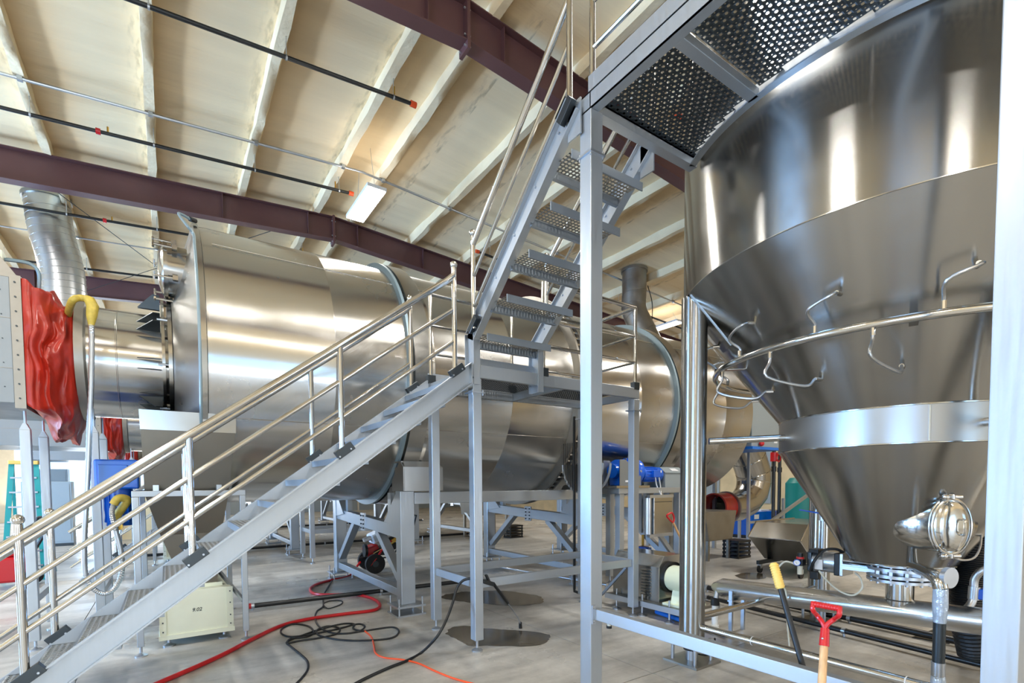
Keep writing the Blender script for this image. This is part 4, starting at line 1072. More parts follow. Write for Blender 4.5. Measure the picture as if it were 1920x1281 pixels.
for k in range(16):
    a = 2*math.pi*k/16; MB().bar((7.13, 6.12+.13*math.cos(a), 1.90+.13*math.sin(a)), (7.43, 6.12+.13*math.cos(a), 1.90+.13*math.sin(a)), .008, .02, (0, math.cos(a), math.sin(a))).build('cooling_fin', 'blue', mo, smooth=0)
MB().box(7.24, 5.94, 1.84, 7.42, 6.01, 1.97).build('terminal_box', 'blue', mo, smooth=0, bevel=.01)
MB().box(7.40, 5.985, 1.93, 7.50, 5.99, 1.97).build('name_plate', 'white', mo, smooth=0)
for dx in (0, .1):
    MB().tube(catmull([(7.28+dx, 5.95, 1.84), (7.29+dx, 5.93, 1.7), (7.35+dx*.3, 5.90, 1.55), (7.35, 5.88, 1.48)], 5), .014, 8).build('motor_cable', 'galv', dm)
rc = thing('roller_cover', 'grey steel box cover beside the blue drum motor', 'cover', (7.95, 6.2, 1.66), 'stainless roller covers')
MB().prism([(7.62, 6.0, 1.66), (8.28, 6.0, 1.66), (8.28, 6.0, 1.93), (7.62, 6.0, 1.93)], (0, .5, 0)).build('body', 'panel_grey', rc, smooth=0)
MB().prism([(7.60, 5.98, 1.93), (8.30, 5.98, 1.93), (8.22, 6.15, 2.03), (7.66, 6.15, 2.03)], (0, .015, 0)).build('sloped_top', 'panel_grey', rc, smooth=0)
MB().box(7.66, 6.15, 2.02, 8.22, 6.5, 2.04).build('top_plate', 'panel_grey', rc, smooth=0)
MB().prism([(7.85, 6.03, 1.965), (8.05, 6.03, 1.965), (8.03, 6.10, 2.008), (7.86, 6.10, 2.008)], (0, .004, .006)).build('label_strip', 'white', rc, smooth=0)
sg = thing('sprocket_guard', 'half round black barred guard over the drum sprocket', 'guard', (5.55, 5.9, 1.55))
cY, cZ = 5.92, 2.05
rim = [(5.48, cY+.46*math.cos(a), cZ+.46*math.sin(a)) for a in [math.radians(d) for d in range(180, 361, 9)]]
MB().tube(rim, .02, 8).build('rim', 'alu', sg)
MB().tube([(p[0]+.16, p[1], p[2]) for p in rim], .02, 8).build('rim', 'alu', sg)
MB().prism([(5.48, y, z) for _, y, z in rim], (.006, 0, 0)).build('back_plate', 'dull_steel', sg, smooth=0)
for k in range(-8, 9):
    y = cY+k*.052; zl_ = cZ-math.sqrt(max(.46**2-(k*.052)**2, 0))
    MB().cyl((5.46, y, zl_), (5.46, y, cZ+.35), .006, seg=6).build('bar', 'black', sg)
MB().box(5.50, cY-.06, 1.50, 5.62, cY+.06, 1.60).build('foot', 'alu', sg, smooth=0)
ct = thing('control_cabinet', 'shiny steel control cabinet hung on rails under the drum motor', 'cabinet', (7.3, 5.95, .80))
MB().box(7.12, 5.84, .82, 7.62, 6.05, 1.50).build('door_panel', 'sheet', ct, smooth=0, bevel=.006)
MB().cyl((7.04, 5.92, .84), (7.04, 5.92, 1.48), .07, seg=24).build('side_tube', 'zinc', ct)
for z in (.79, 1.48): MB().box(6.96, 5.80, z, 7.60, 5.86, z+.05).build('mounting_rail', 'zinc', ct, smooth=0)
MB().box(7.14, 5.832, 1.40, 7.60, 5.84, 1.41).build('door_seam', 'dark_steel', ct, smooth=0)
for x in (7.0, 7.55): MB().box(x, 6.02, .85, x+.04, 6.10, 1.56).build('back_strap', 'zinc', ct, smooth=0)
bp = tag(MB().tube([(5.12, 5.70, 2.75), (5.12, 5.70, .14), (5.12, 5.70, .10), (5.16, 5.66, .08), (5.3, 5.55, .08), (5.32, 5.53, .0)], .022, 10).build('drain_pipe', 'black_pipe'), 'thin black vertical pipe dropping behind the tall column', 'pipe')

# ---- blower with cream motor
bl = thing('blower_unit', 'stainless louvred blower casing with cream motor on levelling feet', 'blower', (5.45, 4.45, 0))
cs = [(5.20, .20), (5.20, .66), (5.30, .80), (5.66, .80), (5.78, .66), (5.78, .20)]
MB().prism([(x, 4.18, z) for x, z in cs], (0, .80, 0)).build('casing', 'sheet', bl, smooth=0, bevel=.006)
lv = None
for k in range(10):
    z = .27+.038*k
    MB().cyl((5.196, 4.31, z), (5.196, 4.47, z), .011, seg=8).build('louvre', 'sheet', bl)
MB().box(5.12, 3.74, .16, 5.82, 5.02, .20).build('skid', 'dull_steel', bl, smooth=0, bevel=.004)
MB().box(5.10, 3.72, .13, 5.14, 5.04, .20).build('skid_rail', 'zinc', bl, smooth=0)
MB().box(5.78, 3.72, .13, 5.82, 5.04, .20).build('skid_rail', 'zinc', bl, smooth=0)
for x, y in ((5.15, 4.86), (5.15, 4.41), (5.15, 3.98), (5.78, 4.86), (5.78, 3.98)):
    pad(MB(), x, y, .27, .062).build('levelling_foot', 'zinc', bl)
MB().lathe([(.001, 4.18), (.20, 4.18), (.20, 4.12), (.19, 4.15), (.001, 4.15)], (5.42, 0, .52), 'Y', 36).build('shaft_opening', 'black', bl, smooth=30)
MB().lathe([(.001, 4.13), (.15, 4.13), (.165, 4.10), (.165, 3.76), (.15, 3.74), (.001, 3.74)], (5.38, 0, .52), 'Y', 36).build('motor', 'cream_motor', bl, smooth=30)
MB().prism([(5.25, 3.80, .22), (5.51, 3.80, .22), (5.46, 3.80, .44), (5.30, 3.80, .44)], (0, .24, 0)).build('motor_foot', 'cream_motor', bl, smooth=0)
MB().box(5.19, 3.76, .20, 5.58, 4.12, .225).build('motor_base', 'cream_motor', bl, smooth=0)
tag(MB().tube([(5.30, 4.30, .05), (5.10, 3.2, .05)], .03, 12).build('floor_pipe', 'blue_box'), 'short bright blue pipe on floor under the blower', 'pipe')
bt = thing('floor_drain_stub', 'small clear and dark pipe stub standing near the blower feet', 'stub', g(1142, 1178))
p_ = g(1142, 1150)
bq = W[bt]
MB().cyl(bq, bq+V(0, 0, .03), .033, seg=14).build('base', 'black', bt)
MB().cyl(bq+V(0, 0, .03), bq+V(0, 0, .06), .024, seg=14).build('neck', 'clear_hose', bt)
MB().cyl(bq+V(0, 0, .06), bq+V(0, 0, .10), .028, seg=14).build('coupling', 'black', bt)
MB().cyl(bq+V(0, 0, .10), bq+V(0, 0, .17), .02, seg=14).build('top_tube', 'brass', bt)

# ================================================================== things under and beside the tank
wp = thing('wrapped_drop_pipe', 'vertical dark pipe wrapped in clear film below tank', 'pipe', (4.62, 1.22, 0))
MB().cyl((4.62, 1.22, .42), (4.62, 1.22, 1.0), .037, seg=20).build('pipe', 'dark_steel', wp)
MB().tube([(4.62, 1.22, .0), (4.62, 1.22, .12), (4.625, 1.215, .22), (4.62, 1.22, .33)], [.04, .045, .052, .042], 14).build('film_wrap', 'wrap', wp)
MB().tube([(4.62, 1.22, .33), (4.62, 1.22, .43)], .042, 16).build('tape_band', 'zinc', wp)
MB().tube([(4.62, 1.22, .72), (4.622, 1.22, .85), (4.62, 1.22, .97)], [.038, .047, .044], 14).build('film_wrap', 'wrap', wp)
MB().tube(catmull([(4.62, 1.22, .97), (4.63, 1.24, 1.03), (4.75, 1.32, 1.05), (5.1, 1.52, 1.04), (5.3, 1.62, 1.04)], 6), .045, 16).build('elbow', 'pipe', wp)
MB().cyl((4.66, 1.20, 1.05), (4.65, 1.17, 1.05), .075, seg=24).build('blind_flange', 'zinc', wp)
ch = thing('corrugated_hose', 'thick black corrugated hose hanging beyond the tank outlet', 'hose', (6.3, 1.18, .2))
P = catmull([(6.0, 1.36, 1.30), (6.0, 1.37, 1.05), (6.0, 1.385, .82), (6.02, 1.39, .55), (6.15, 1.35, .14)], 26)
MB().tube(P, [.13+.010*(i % 2) for i in range(len(P))], 20).build('hose', 'black', ch, smooth=15)
MB().cyl((6.0, 1.35, 1.30), (6.0, 1.34, 1.42), .14, seg=24).build('red_collar', 'red', ch)
ap = thing('air_pipe', 'silver elbow pipe with blue valve beside black corrugated hose', 'pipe', (5.75, .92, .2))
MB().tube(catmull([at(1850, 1066, X=5.72), at(1838, 1072, X=5.7), at(1827, 1088, X=5.7), at(1826, 1112, X=5.7), at(1822, 1130, X=5.68), at(1812, 1142, X=5.64), at(1800, 1150, X=5.58)], 6), .03, 14).build('elbow_pipe', 'galv', ap)
MB().cyl(at(1825, 1124, X=5.7), at(1827, 1100, X=5.7), .04, seg=16).build('union', 'galv', ap)
MB().cbox(at(1838, 1114, X=5.72), .08, .06, .09).build('valve_body', 'blue', ap, smooth=0, bevel=.01)
vp = thing('riser_pipe', 'thin blue vertical pipe with lever valve behind tank leg', 'pipe', (6.55, 2.85, 0))
MB().cyl((6.55, 2.85, .0), (6.55, 2.85, 1.55), .022, seg=14).build('pipe', 'zinc', vp)
MB().cyl((6.55, 2.85, 1.28), (6.55, 2.85, 1.42), .045, seg=14).build('valve', 'zinc', vp)
MB().bar((6.55, 2.85, 1.36), (6.50, 3.10, 1.40), .03, .015).build('lever', 'blue', vp, smooth=0)
def fpipe(lab, a, b, r, m, z=.06, grp='pipes lying on the floor'):
    t = thing('floor_pipe', lab, 'pipe', (a[0], a[1], 0), grp)
    MB().tube([(a[0], a[1], z), (b[0], b[1], z)], r, 12).build('pipe', m, t)
    d = V(b[0]-a[0], b[1]-a[1], 0); n = max(2, int(d.length/2))
    for k in range(n+1):
        p = V(a[0], a[1], 0)+d*(k/n)
        MB().cyl(p, p+V(0, 0, z+.02), .016, seg=8).build('stand', 'zinc', t)
        MB().tube([p+d.normalized()*-.02+V(0, 0, z), p+d.normalized()*.02+V(0, 0, z)], r+.006, 12).build('clip', 'zinc', t)
    return t
fp_ = fpipe('black pipe on floor under the nearest drum behind the red hose', (.95, 7.75), (4.6, 7.55), .035, 'black_pipe')
MB().cyl((.90, 7.753, .06), (.96, 7.75, .06), .04, seg=14).build('red_end_cap', 'red', fp_)
fpipe('black pipe on floor under the second drum', (-1.0, 15.0), (8.5, 14.8), .035, 'black_pipe')
fpipe('black pipe on floor far back under the third drum', (-1.0, 22.0), (10, 21.8), .04, 'black_pipe')
fpipe('black floor pipe running under the tank toward the camera', (6.55, 4.4), (6.05, .6), .03, 'black_pipe')
fpipe('second black floor pipe beyond the tank conveyor', (7.15, 4.8), (6.75, .6), .04, 'black_pipe')
fpipe('blue and steel pipe on floor beneath the drum drive stand', (5.4, 9.2), (6.0, 5.9), .02, 'zinc')
pv = thing('drain_pipe', 'white plastic drain pipe stub below tank conveyor end', 'pipe', (5.40, 3.52, 0))
MB().cyl((5.40, 3.52, .02), (5.40, 3.52, .28), .035, seg=18).build('pipe', 'pvc', pv)
MB().cyl((5.40, 3.52, .28), (5.40, 3.52, .36), .05, seg=18).build('coupling', 'black', pv)
MB().cyl((5.40, 3.52, 0), (5.40, 3.52, .04), .048, seg=18).build('shoe', 'pvc', pv)
MB().cyl((5.42, 3.52, .36), (5.45, 3.52, .46), .03, seg=18).build('steel_spigot', 'zinc', pv)
for lab, path, r, m in (('clear air tube looping from regulator to conveyor foot', [(5.33, 2.57, .90), (5.30, 2.66, .92), (5.28, 2.73, .82), (5.29, 2.71, .70), (5.36, 2.68, .60), (5.34, 2.66, .45), (5.34, 2.64, .2), (5.34, 2.62, .02)], .009, 'clear_hose'),
                        ('clear air tube looping below the gate valve cylinder', [(5.36, 2.36, .86), (5.34, 2.28, .78), (5.32, 2.16, .70), (5.31, 2.04, .68), (5.32, 1.97, .76), (5.36, 2.0, .84), (5.40, 2.06, .88)], .009, 'clear_hose')):
    tag(MB().tube(catmull(path, 8), r, 8).build('air_tube', m), lab, 'tube', 'clear air tubes')
mt = MB().add([g(1722, 1196), g(1760, 1176), g(1818, 1182), g(1775, 1208)], [(0, 1, 2, 3)])
mt = MB().prism([g(1710, 1196), g(1765, 1176), g(1818, 1182), g(1780, 1208)], (0, 0, .008)).build('floor_mat', 'black', smooth=0)
tag(mt, 'small black mat on the floor beyond the wrapped pipe', 'mat')

# shovel and squeegee pole leaning on the kick rail
sh = thing('shovel', 'wooden shovel with red D grip leaning on the front rail', 'shovel', (2.5, 1.1, 0))
g0, g1 = at(1546, 1196, X=2.63), at(1541, 1281, X=2.56)
dn = (g1-g0).normalized(); end = g0+dn*((g0.z-.28)/-dn.z)
sd_ = V(0, 1, 0)
MB().tube([g0, end], [.0175, .019], 16).build('shaft', 'wood', sh)
top = g0-dn*.045
sk = MB().tube([g0+dn*.04, top], [.022, .019], 16).build('socket', 'red', sh)
MB().sphere(g0+V(-.022, 0, 0), .006, 8, 6).build('rivet', 'zinc', sk)
hc = at(1549, 1137, X=2.63); hw = .058
for s in (-1, 1):
    MB().tube(catmull([top, top-dn*.025+sd_*s*.012, top-dn*.055+sd_*s*.040, hc+sd_*s*hw-dn*-.03, hc+sd_*s*hw-dn*.01], 6), [.014, .013] + [.0115]*23 if False else .0115, 10).build('grip_arm', 'red', sh)
gr_ = MB().tube([hc-sd_*(hw+.004), hc+sd_*(hw+.004)], .0135, 14).build('grip_bar', 'red', sh)
for k in range(9): MB().lathe([(.0135, -.0035), (.0165, 0), (.0135, .0035)], hc+sd_*(-.05+.0125*k), 'Y', 12).build('grip_ridge', 'red', gr_)
bd = end; 
bm = MB(); nv = 9; vs = []
for j in range(6):
    u = j/5; c = bd+dn*(.30*u)
    for i in range(nv):
        w_ = (i/(nv-1)-.5)*2; half = .11*(1-.85*max(0, u-.7)/.3*abs(1)) if u > .7 else .11
        vs.append(c+sd_*(w_*half)+V(-1, 0, .2).normalized()*(.03*(w_*w_)))
bm.add(vs, [(j*nv+i, j*nv+i+1, (j+1)*nv+i+1, (j+1)*nv+i) for j in range(5) for i in range(nv-1)])
o = bm.build('blade', 'dark_steel', sh, smooth=60); sm_ = o.modifiers.new('thick', 'SOLIDIFY'); sm_.thickness = .003
sq = thing('squeegee', 'black pole with yellow ribbed grip leaning behind the front rail', 'squeegee', (2.8, 1.3, 0))
a_ = at(1450, 1056, X=2.90); b_ = at(1500, 1232, X=2.83); dq = (b_-a_).normalized(); e_ = a_+dq*((a_.z-.06)/-dq.z)
MB().tube([a_+dq*.13, e_], .0155, 14).build('pole', 'black', sq)
gp_ = MB().tube([a_, a_+dq*.01, a_+dq*.14, a_+dq*.15], [.017, .0225, .0235, .018], 16).build('grip', 'grip', sq)
for k in range(10): MB().tube([a_+dq*(.012+.0135*k), a_+dq*(.018+.0135*k)], .0255, 16).build('grip_rib', 'grip', gp_)
MB().bar(e_+V(0, -.28, -.02), e_+V(0, .28, -.02), .03, .08, (0, 0, 1)).build('rubber_blade', 'rubber', sq, smooth=0)

# ================================================================== hoses, cords, puddles, washer
def gh(name, lab, pts, r, m, cat, n=8, zs_=None):
    P = [g(x, y) for x, y in pts]
    for i, p in enumerate(P): p.z = r+(zs_[i] if zs_ else 0)
    return tag(MB().tube(catmull(P, n), r, 10).build(name, m), lab, cat)
gh('water_hose', 'thick red water hose snaking across floor from the washer', [(690, 1060), (672, 1072), (655, 1082), (622, 1090), (594, 1098), (582, 1107), (590, 1116), (622, 1118), (660, 1117), (695, 1124), (712, 1136), (702, 1147), (650, 1154), (585, 1163), (530, 1176), (478, 1200), (425, 1228), (370, 1254), (308, 1281), (270, 1298)], .022, 'red_hose', 'hose', zs_=[.25, .12]+[0]*18)
gh('power_cord', 'tangled black power cord coiled on the floor near red hose', [(625, 1086), (615, 1102), (606, 1120), (606, 1138), (594, 1148), (591, 1162), (600, 1178), (620, 1188), (648, 1190), (690, 1184), (735, 1178), (748, 1186), (735, 1198), (690, 1203), (640, 1202), (600, 1194), (594, 1184), (615, 1176), (636, 1180), (632, 1190), (600, 1198), (560, 1204), (540, 1208), (545, 1200), (575, 1196), (588, 1188), (578, 1176), (550, 1172), (530, 1180), (528, 1190), (545, 1196), (580, 1192), (630, 1182), (670, 1172), (684, 1176), (676, 1184), (662, 1180), (664, 1172), (640, 1172), (600, 1182), (560, 1196), (538, 1206), (545, 1214), (562, 1228), (576, 1242), (577, 1258), (565, 1275), (550, 1290)], .011, 'black', 'cord', n=7)
gh('power_cord', 'thin black cord loop lying above the coiled cord', [(607, 1140), (618, 1142), (640, 1134), (640, 1128), (620, 1128), (606, 1134), (612, 1141)], .008, 'black', 'cord')
gh('extension_cord', 'orange extension cord winding across the front floor', [(683, 1184), (696, 1196), (701, 1212), (704, 1226), (720, 1235), (755, 1239), (785, 1246), (815, 1260), (850, 1274), (890, 1285), (930, 1293)], .009, 'orange', 'cord')
gh('pressure_hose', 'black pressure hose hanging off the landing frame to floor', [(882, 1086), (868, 1090), (856, 1104), (848, 1128), (838, 1160), (822, 1192), (800, 1216), (768, 1236), (725, 1254), (680, 1275), (640, 1298)], .014, 'black', 'hose', zs_=None)
h_ = COL.objects['pressure_hose']; bpy.data.objects.remove(h_)
ph = [at(882, 1085, X=2.62), at(868, 1089, X=2.56), at(857, 1103, X=2.51), at(849, 1130, X=2.43), at(838, 1160, X=2.33), at(826, 1184, X=2.24), at(812, 1203, X=2.17)]+[g(x, y, .015) for x, y in [(790, 1224), (765, 1238), (725, 1254), (680, 1275), (640, 1298)]]
tag(MB().tube(catmull(ph, 8), .014, 10).build('pressure_hose', 'black'), 'black pressure hose hanging off the landing frame to floor', 'hose')
ln = thing('spray_lance', 'black handled pressure washer lance leaning on the landing stretcher', 'lance', (3.4, 4.8, 0))
l0, l1, l2 = at(909, 1078, Y=4.36), V(3.30, 4.68, .26), V(3.503, 4.867, .03)
l1 = at(952, 1131, Y=4.60)
MB().tube([at(926, 1096, Y=4.42), l1], [.018, .016], 12).build('grip_tube', 'black', ln)
MB().tube([l1, at(971, 1158, Y=4.78), at(975, 1168, Y=4.84), at(976, 1176, Y=4.86)], .007, 8).build('steel_tube', 'zinc', ln)
MB().cyl(at(975.5, 1167, Y=4.85), at(976, 1180, Y=4.86), .018, .022, seg=12).build('nozzle', 'black', ln)
MB().bar(at(906, 1090, Y=4.42), at(926, 1096, Y=4.42), .035, .045).build('gun_body', 'black', ln, smooth=0, bevel=.006)
MB().bar(at(911, 1078, Y=4.42), at(918, 1092, Y=4.42), .02, .03, (0, 1, 0)).build('trigger', 'black', ln, smooth=0)
def puddle(lab, pts, m='wet', z=.0015):
    P = catmull([g(x, y, z) for x, y in pts], 8, True); c_ = sum(P, V(0, 0, 0))/len(P)
    P = [c_+(p-c_)*(1+.10*mnoise(V(p.x*5, p.y*5, 3))+.05*mnoise(V(p.x*14, p.y*14, 7))) for p in P]
    return tag(MB().prism(P, (0, 0, .002)).build('puddle', m, smooth=0), lab, 'puddle', 'wet patches on the concrete')
puddle('dark water puddle around the near landing foot', [(836, 1186), (858, 1177), (880, 1174), (905, 1178), (950, 1181), (985, 1184), (1018, 1189), (1034, 1196), (1022, 1205), (995, 1211), (955, 1212), (915, 1211), (880, 1210), (858, 1200)])
puddle('dark wet patch behind the landing near the spray lance', [(826, 1120), (850, 1112), (900, 1109), (945, 1108), (1000, 1116), (1020, 1126), (995, 1134), (950, 1136), (900, 1131), (850, 1127)])
puddle('dark wet patch under the tilting steel cart', [(1378, 1080), (1400, 1074), (1430, 1076), (1436, 1084), (1405, 1087)])
puddle('dark wet patch below the tank conveyor', [(1600, 1148), (1650, 1150), (1700, 1158), (1690, 1166), (1630, 1160)])
pw = thing('pressure_washer', 'red and black pressure washer cart with white engine cover', 'machine', (3.55, 9.85, 0))
bx = V(3.60, 9.80, 0); fw = V(.80, -.05, 0).normalized(); sw = V(fw.y*-1, fw.x, 0)*-1
def lp(a, b, c): return bx+(fw*a+sw*b+V(0, 0, c))*1.3
for s in (.22, -.22):
    wh = MB().cyl(lp(-.18, s-.035, .15), lp(-.18, s+.035, .15), .19, seg=28).build('wheel', 'rubber', pw)
    MB().cyl(lp(-.18, s-.04, .15), lp(-.18, s+.04, .15), .06, seg=16).build('hub', 'dark_steel', wh)
    MB().tube(catmull([lp(-.30, s*.8, .20), lp(-.1, s*.8, .22), lp(.25, s*.8, .22), lp(.32, s*.8, .12), lp(.34, s*.8, .0)], 5), .016, 8).build('frame_tube', 'black', pw)
    MB().tube(catmull([lp(.25, s*.8, .22), lp(.40, s*.8, .5), lp(.50, s*.8, .85)], 5), .016, 8).build('handle_tube', 'black', pw)
MB().tube([lp(.50, .18, .85), lp(.50, -.18, .85)], .018, 8).build('handle_bar', 'black', pw)
MB().bar(lp(-.16, 0, .28), lp(.2, 0, .40), .39, .13).build('deck', 'black', pw, smooth=0, bevel=.02)
MB().bar(lp(-.28, 0, .30), lp(-.08, 0, .37), .30, .18).build('engine', 'red', pw, smooth=0, bevel=.03)
MB().bar(lp(-.32, .1, .50), lp(-.20, .1, .54), .12, .08).build('muffler', 'zinc', pw, smooth=0, bevel=.015)
tk_ = MB().bar(lp(-.20, .02, .50), lp(.10, .02, .62), .36, .20).build('engine_cover', 'white', pw, smooth=0, bevel=.04)
MB().bar(lp(.02, 0, .50), lp(.26, 0, .60), .32, .14).build('under_cover', 'black', pw, smooth=0, bevel=.02)
MB().bar(lp(.08, .13, .44), lp(.22, .13, .52), .07, .09).build('pump_head', 'brass', pw, smooth=0, bevel=.01)
MB().cyl(lp(-.30, .05, .34), lp(-.26, .05, .34), .13, seg=24).build('recoil_cover', 'black', pw)
MB().tube([lp(-.2, .2, .3), lp(.12, .2, .46)], .006, 6).build('wand_clip', 'grip', pw)
MB().tube(catmull([lp(.10, .15, .47), lp(-.02, .2, .40), lp(-.16, .24, .24), lp(-.26, .24, .12)], 5), .02, 10).build('inlet_hose', 'red_hose', pw)
# ================================================================== BACKGROUND
dh = thing('discharge_hood', 'light grey flat discharge housing at the drum far end', 'housing', (11.6, 7.9, 2.3))
MB().box(11.0, 6.3, 2.55, 12.2, 9.4, 5.0).build('housing', 'panel_grey', dh, smooth=0, bevel=.01)
MB().box(10.95, 6.25, 2.49, 12.25, 9.45, 2.55).build('blue_sill', 'blue_box', dh, smooth=0)
MB().box(11.95, 6.29, 2.66, 12.08, 6.30, 2.80).build('label_plate', 'white', dh, smooth=0)
MB().sphere((11.30, 6.24, 2.62), .06).build('red_beacon', 'red', dh)
for x in (11.1, 12.05):
    for y in (7.9, 9.3): MB().box(x-.04, y-.04, 0, x+.04, y+.04, 2.49).build('leg', 'alu', dh, smooth=0)
el = thing('elbow_duct', 'shiny segmented elbow duct dropping from the drum end', 'duct', (12.9, 7.6, .7))
pe = [(12.45, 7.6, 3.25), (13.10, 7.6, 2.42), (13.36, 7.6, 2.02), (13.40, 7.6, 1.74), (13.28, 7.6, 1.44), (12.98, 7.6, 1.20), (12.60, 7.6, 1.09), (12.05, 7.6, 1.08)]
rad = [.44, .44, .44, .43, .42, .40, .38, .36]
def mit(i):
    a = V(pe[max(i-1, 0)]); b = V(pe[min(i+1, len(pe)-1)]); return (b-a).normalized()
for i in range(len(pe)-1):
    vs = []
    for j in (i, i+1):
        d = mit(j); y_ = V(0, 1, 0); n_ = d.cross(y_).normalized()
        for k in range(36):
            an = 2*math.pi*k/36; vs.append(V(pe[j])+(y_*math.cos(an)+n_*math.sin(an))*rad[j])
    MB().add(vs, [(k, (k+1) % 36, 36+(k+1) % 36, 36+k) for k in range(36)]).build('gore_segment', 'sheet', el)
    if i in (0, 1, 2): MB().tube(vs[36:], .012, 6, closed=True).build('seam_ring', 'pipe', el)
MB().lathe([(.36, 12.06), (.43, 12.06), (.43, 12.11), (.36, 12.11)], (0, 7.6, 1.08), 'X', 36).build('flange', 'dull_steel', el, smooth=30)
MB().lathe([(.33, 11.55), (.37, 11.55), (.37, 12.05), (.33, 12.05)], (0, 7.6, 1.1), 'X', 36).build('red_joint', 'red_fabric', el, smooth=30)
ef = thing('duct_trestle', 'light aluminium frame with diagonal brace around elbow duct', 'frame', (12.8, 7.4, 0))
for x, y in ((12.2, 7.05), (13.9, 7.05), (12.2, 8.3), (13.9, 8.3)):
    leg_obj(ef, x, y, .06, 2.7 if x < 13 else 1.3, .07)
MB().bar((12.2, 7.05, .72), (13.9, 7.05, .72), .06, .06).build('rail', 'alu', ef, smooth=0)
MB().bar((12.2, 7.02, .35), (17.5, 7.02, 2.15), .06, .08).build('diagonal', 'alu', ef, smooth=0)
co = thing('air_compressor', 'blue boxy air compressor against the far right wall', 'compressor', (15.7, 8.9, 0))
MB().box(14.8, 8.45, .10, 16.3, 9.4, .82).build('cabinet', 'blue', co, smooth=0, bevel=.02)
MB().box(14.85, 8.5, 0, 16.25, 9.35, .10).build('plinth', 'black', co, smooth=0)
MB().box(14.95, 8.44, .60, 15.2, 8.451, .74).build('label_plate', 'white', co, smooth=0)
MB().box(15.6, 8.6, .82, 16.1, 9.2, .86).build('top_grille', 'white', co, smooth=0)
MB().box(16.3, 8.5, .15, 16.75, 9.3, .82).build('control_end', 'dark_steel', co, smooth=0)
MB().tube(catmull([(14.95, 8.42, .02), (14.9, 8.38, .35), (15.1, 8.36, .5), (15.4, 8.4, .35), (15.45, 8.44, .2)], 6), .025, 8).build('hose', 'pvc', co)
gt = thing('air_receiver', 'tall dark green round air tank near the right wall', 'tank', (16.4, 7.8, 0))
MB().lathe([(.001, .22), (.30, .26), (.42, .40), (.42, 1.70), (.30, 1.86), (.001, 1.90)], (16.4, 7.8, 0), 'Z', 40).build('vessel', 'teal', gt)
MB().lathe([(.34, 0), (.36, 0), (.36, .32), (.34, .32)], (16.4, 7.8, 0), 'Z', 32).build('skirt', 'teal', gt, smooth=30)
MB().cyl((16.4, 7.8, 1.88), (16.4, 7.8, 2.1), .04, seg=12).build('outlet', 'zinc', gt)
for i, (x, y) in enumerate(((15.0, 7.9), (16.2, 8.35))):
    t = thing('stand_pipe', ['black vertical stand pipe in front of the blue compressor', 'black vertical stand pipe between compressor and green tank'][i], 'pipe', (x, y, 0), 'black stand pipes')
    MB().cyl((x, y, 0), (x, y, 6.5), .05, seg=12).build('pipe', 'black_pipe', t)
    MB().cyl((x, y, 2.05), (x, y, 2.2), .07, seg=12).build('coupling', 'black_pipe', t)
    if i == 0:
        MB().cyl((x, y, 2.35), (x, y, 2.62), .10, seg=16).build('red_valve', 'red', t)
        MB().lathe([(.10, -.02), (.13, 0), (.10, .02)], (x, y-.14, 2.45), 'Y', 20).build('hand_wheel', 'red', t)
    MB().tube([(x, y, 2.75), (x+.9, y+.2, 2.78)], .05, 12).build('branch', 'black_pipe', t)
kt = thing('tilting_cart', 'stainless tilting hopper cart on casters behind tank leg', 'cart', (10.0, 4.8, 0))
def cart():
    a = [(9.2, 5.35, .66), (9.35, 5.28, .92), (10.6, 5.28, 1.02), (10.75, 5.35, .66)]
    prof = [(9.18, .70), (9.45, .98), (10.9, .98), (10.9, .30), (9.75, .24)]
    m = MB().prism([(x, 4.35, z) for x, z in prof], (0, .95, 0)); m.f = [f for f in m.f if True]
    m.build('tub', 'sheet', kt, smooth=0, bevel=.012)
    MB().tube([(9.18, 5.30, .70), (9.45, 5.30, .98), (10.9, 5.30, .98)], .015, 8).build('rim', 'sheet', kt)
    MB().tube([(9.18, 4.35, .70), (9.45, 4.35, .98), (10.9, 4.35, .98)], .015, 8).build('rim', 'sheet', kt)
    for y in (4.45, 5.2): MB().box(9.35, y-.03, .17, 10.95, y+.03, .24).build('base_rail', 'dark_steel', kt, smooth=0)
    for x in (9.42, 10.85):
        for y in (4.45, 5.2):
            w_ = MB().cyl((x, y-.02, .075), (x, y+.02, .075), .075, seg=18).build('caster', 'rubber', kt)
            MB().box(x-.03, y-.035, .09, x+.03, y+.035, .17).build('fork', 'zinc', w_, smooth=0)
cart()
sb = thing('stainless_bin', 'grey stainless bin on short legs behind the tank leg', 'bin', (10.3, 6.9, 0))
MB().prism([(9.8, 6.55, .45), (10.7, 6.55, .45), (10.85, 6.55, 1.10), (9.65, 6.55, 1.10)], (0, .8, 0)).build('tub', 'dull_steel', sb, smooth=0, bevel=.01)
for x in (9.85, 10.62):
    for y in (6.6, 7.25): MB().box(x, y, 0, x+.06, y+.06, .45).build('leg', 'dull_steel', sb, smooth=0)
def crate(lab, x, y, s=1.0):
    t = thing('plastic_crate', lab, 'crate', (x, y, 0), 'black plastic crates')
    for k in range(5):
        MB().box(x-.25*s, y-.2*s, .09*k*s, x+.25*s, y+.2*s, (.09*k+.05)*s).build('slat', 'black', t, smooth=0)
    for dx in (-.24, .21):
        for dy in (-.19, .16): MB().box(x+dx*s, y+dy*s, 0, x+(dx+.03)*s, y+(dy+.03)*s, .41*s).build('corner_post', 'black', t, smooth=0)
crate('black slatted plastic crate beside the stainless bin legs', 10.95, 6.6)
crate('black slatted plastic crate on floor under the second drum', 9.3, 13.3, 1.0)
bt_ = thing('discharge_tub', 'pale grey tub on legs under the second drum', 'tub', (8.6, 13.9, 0))
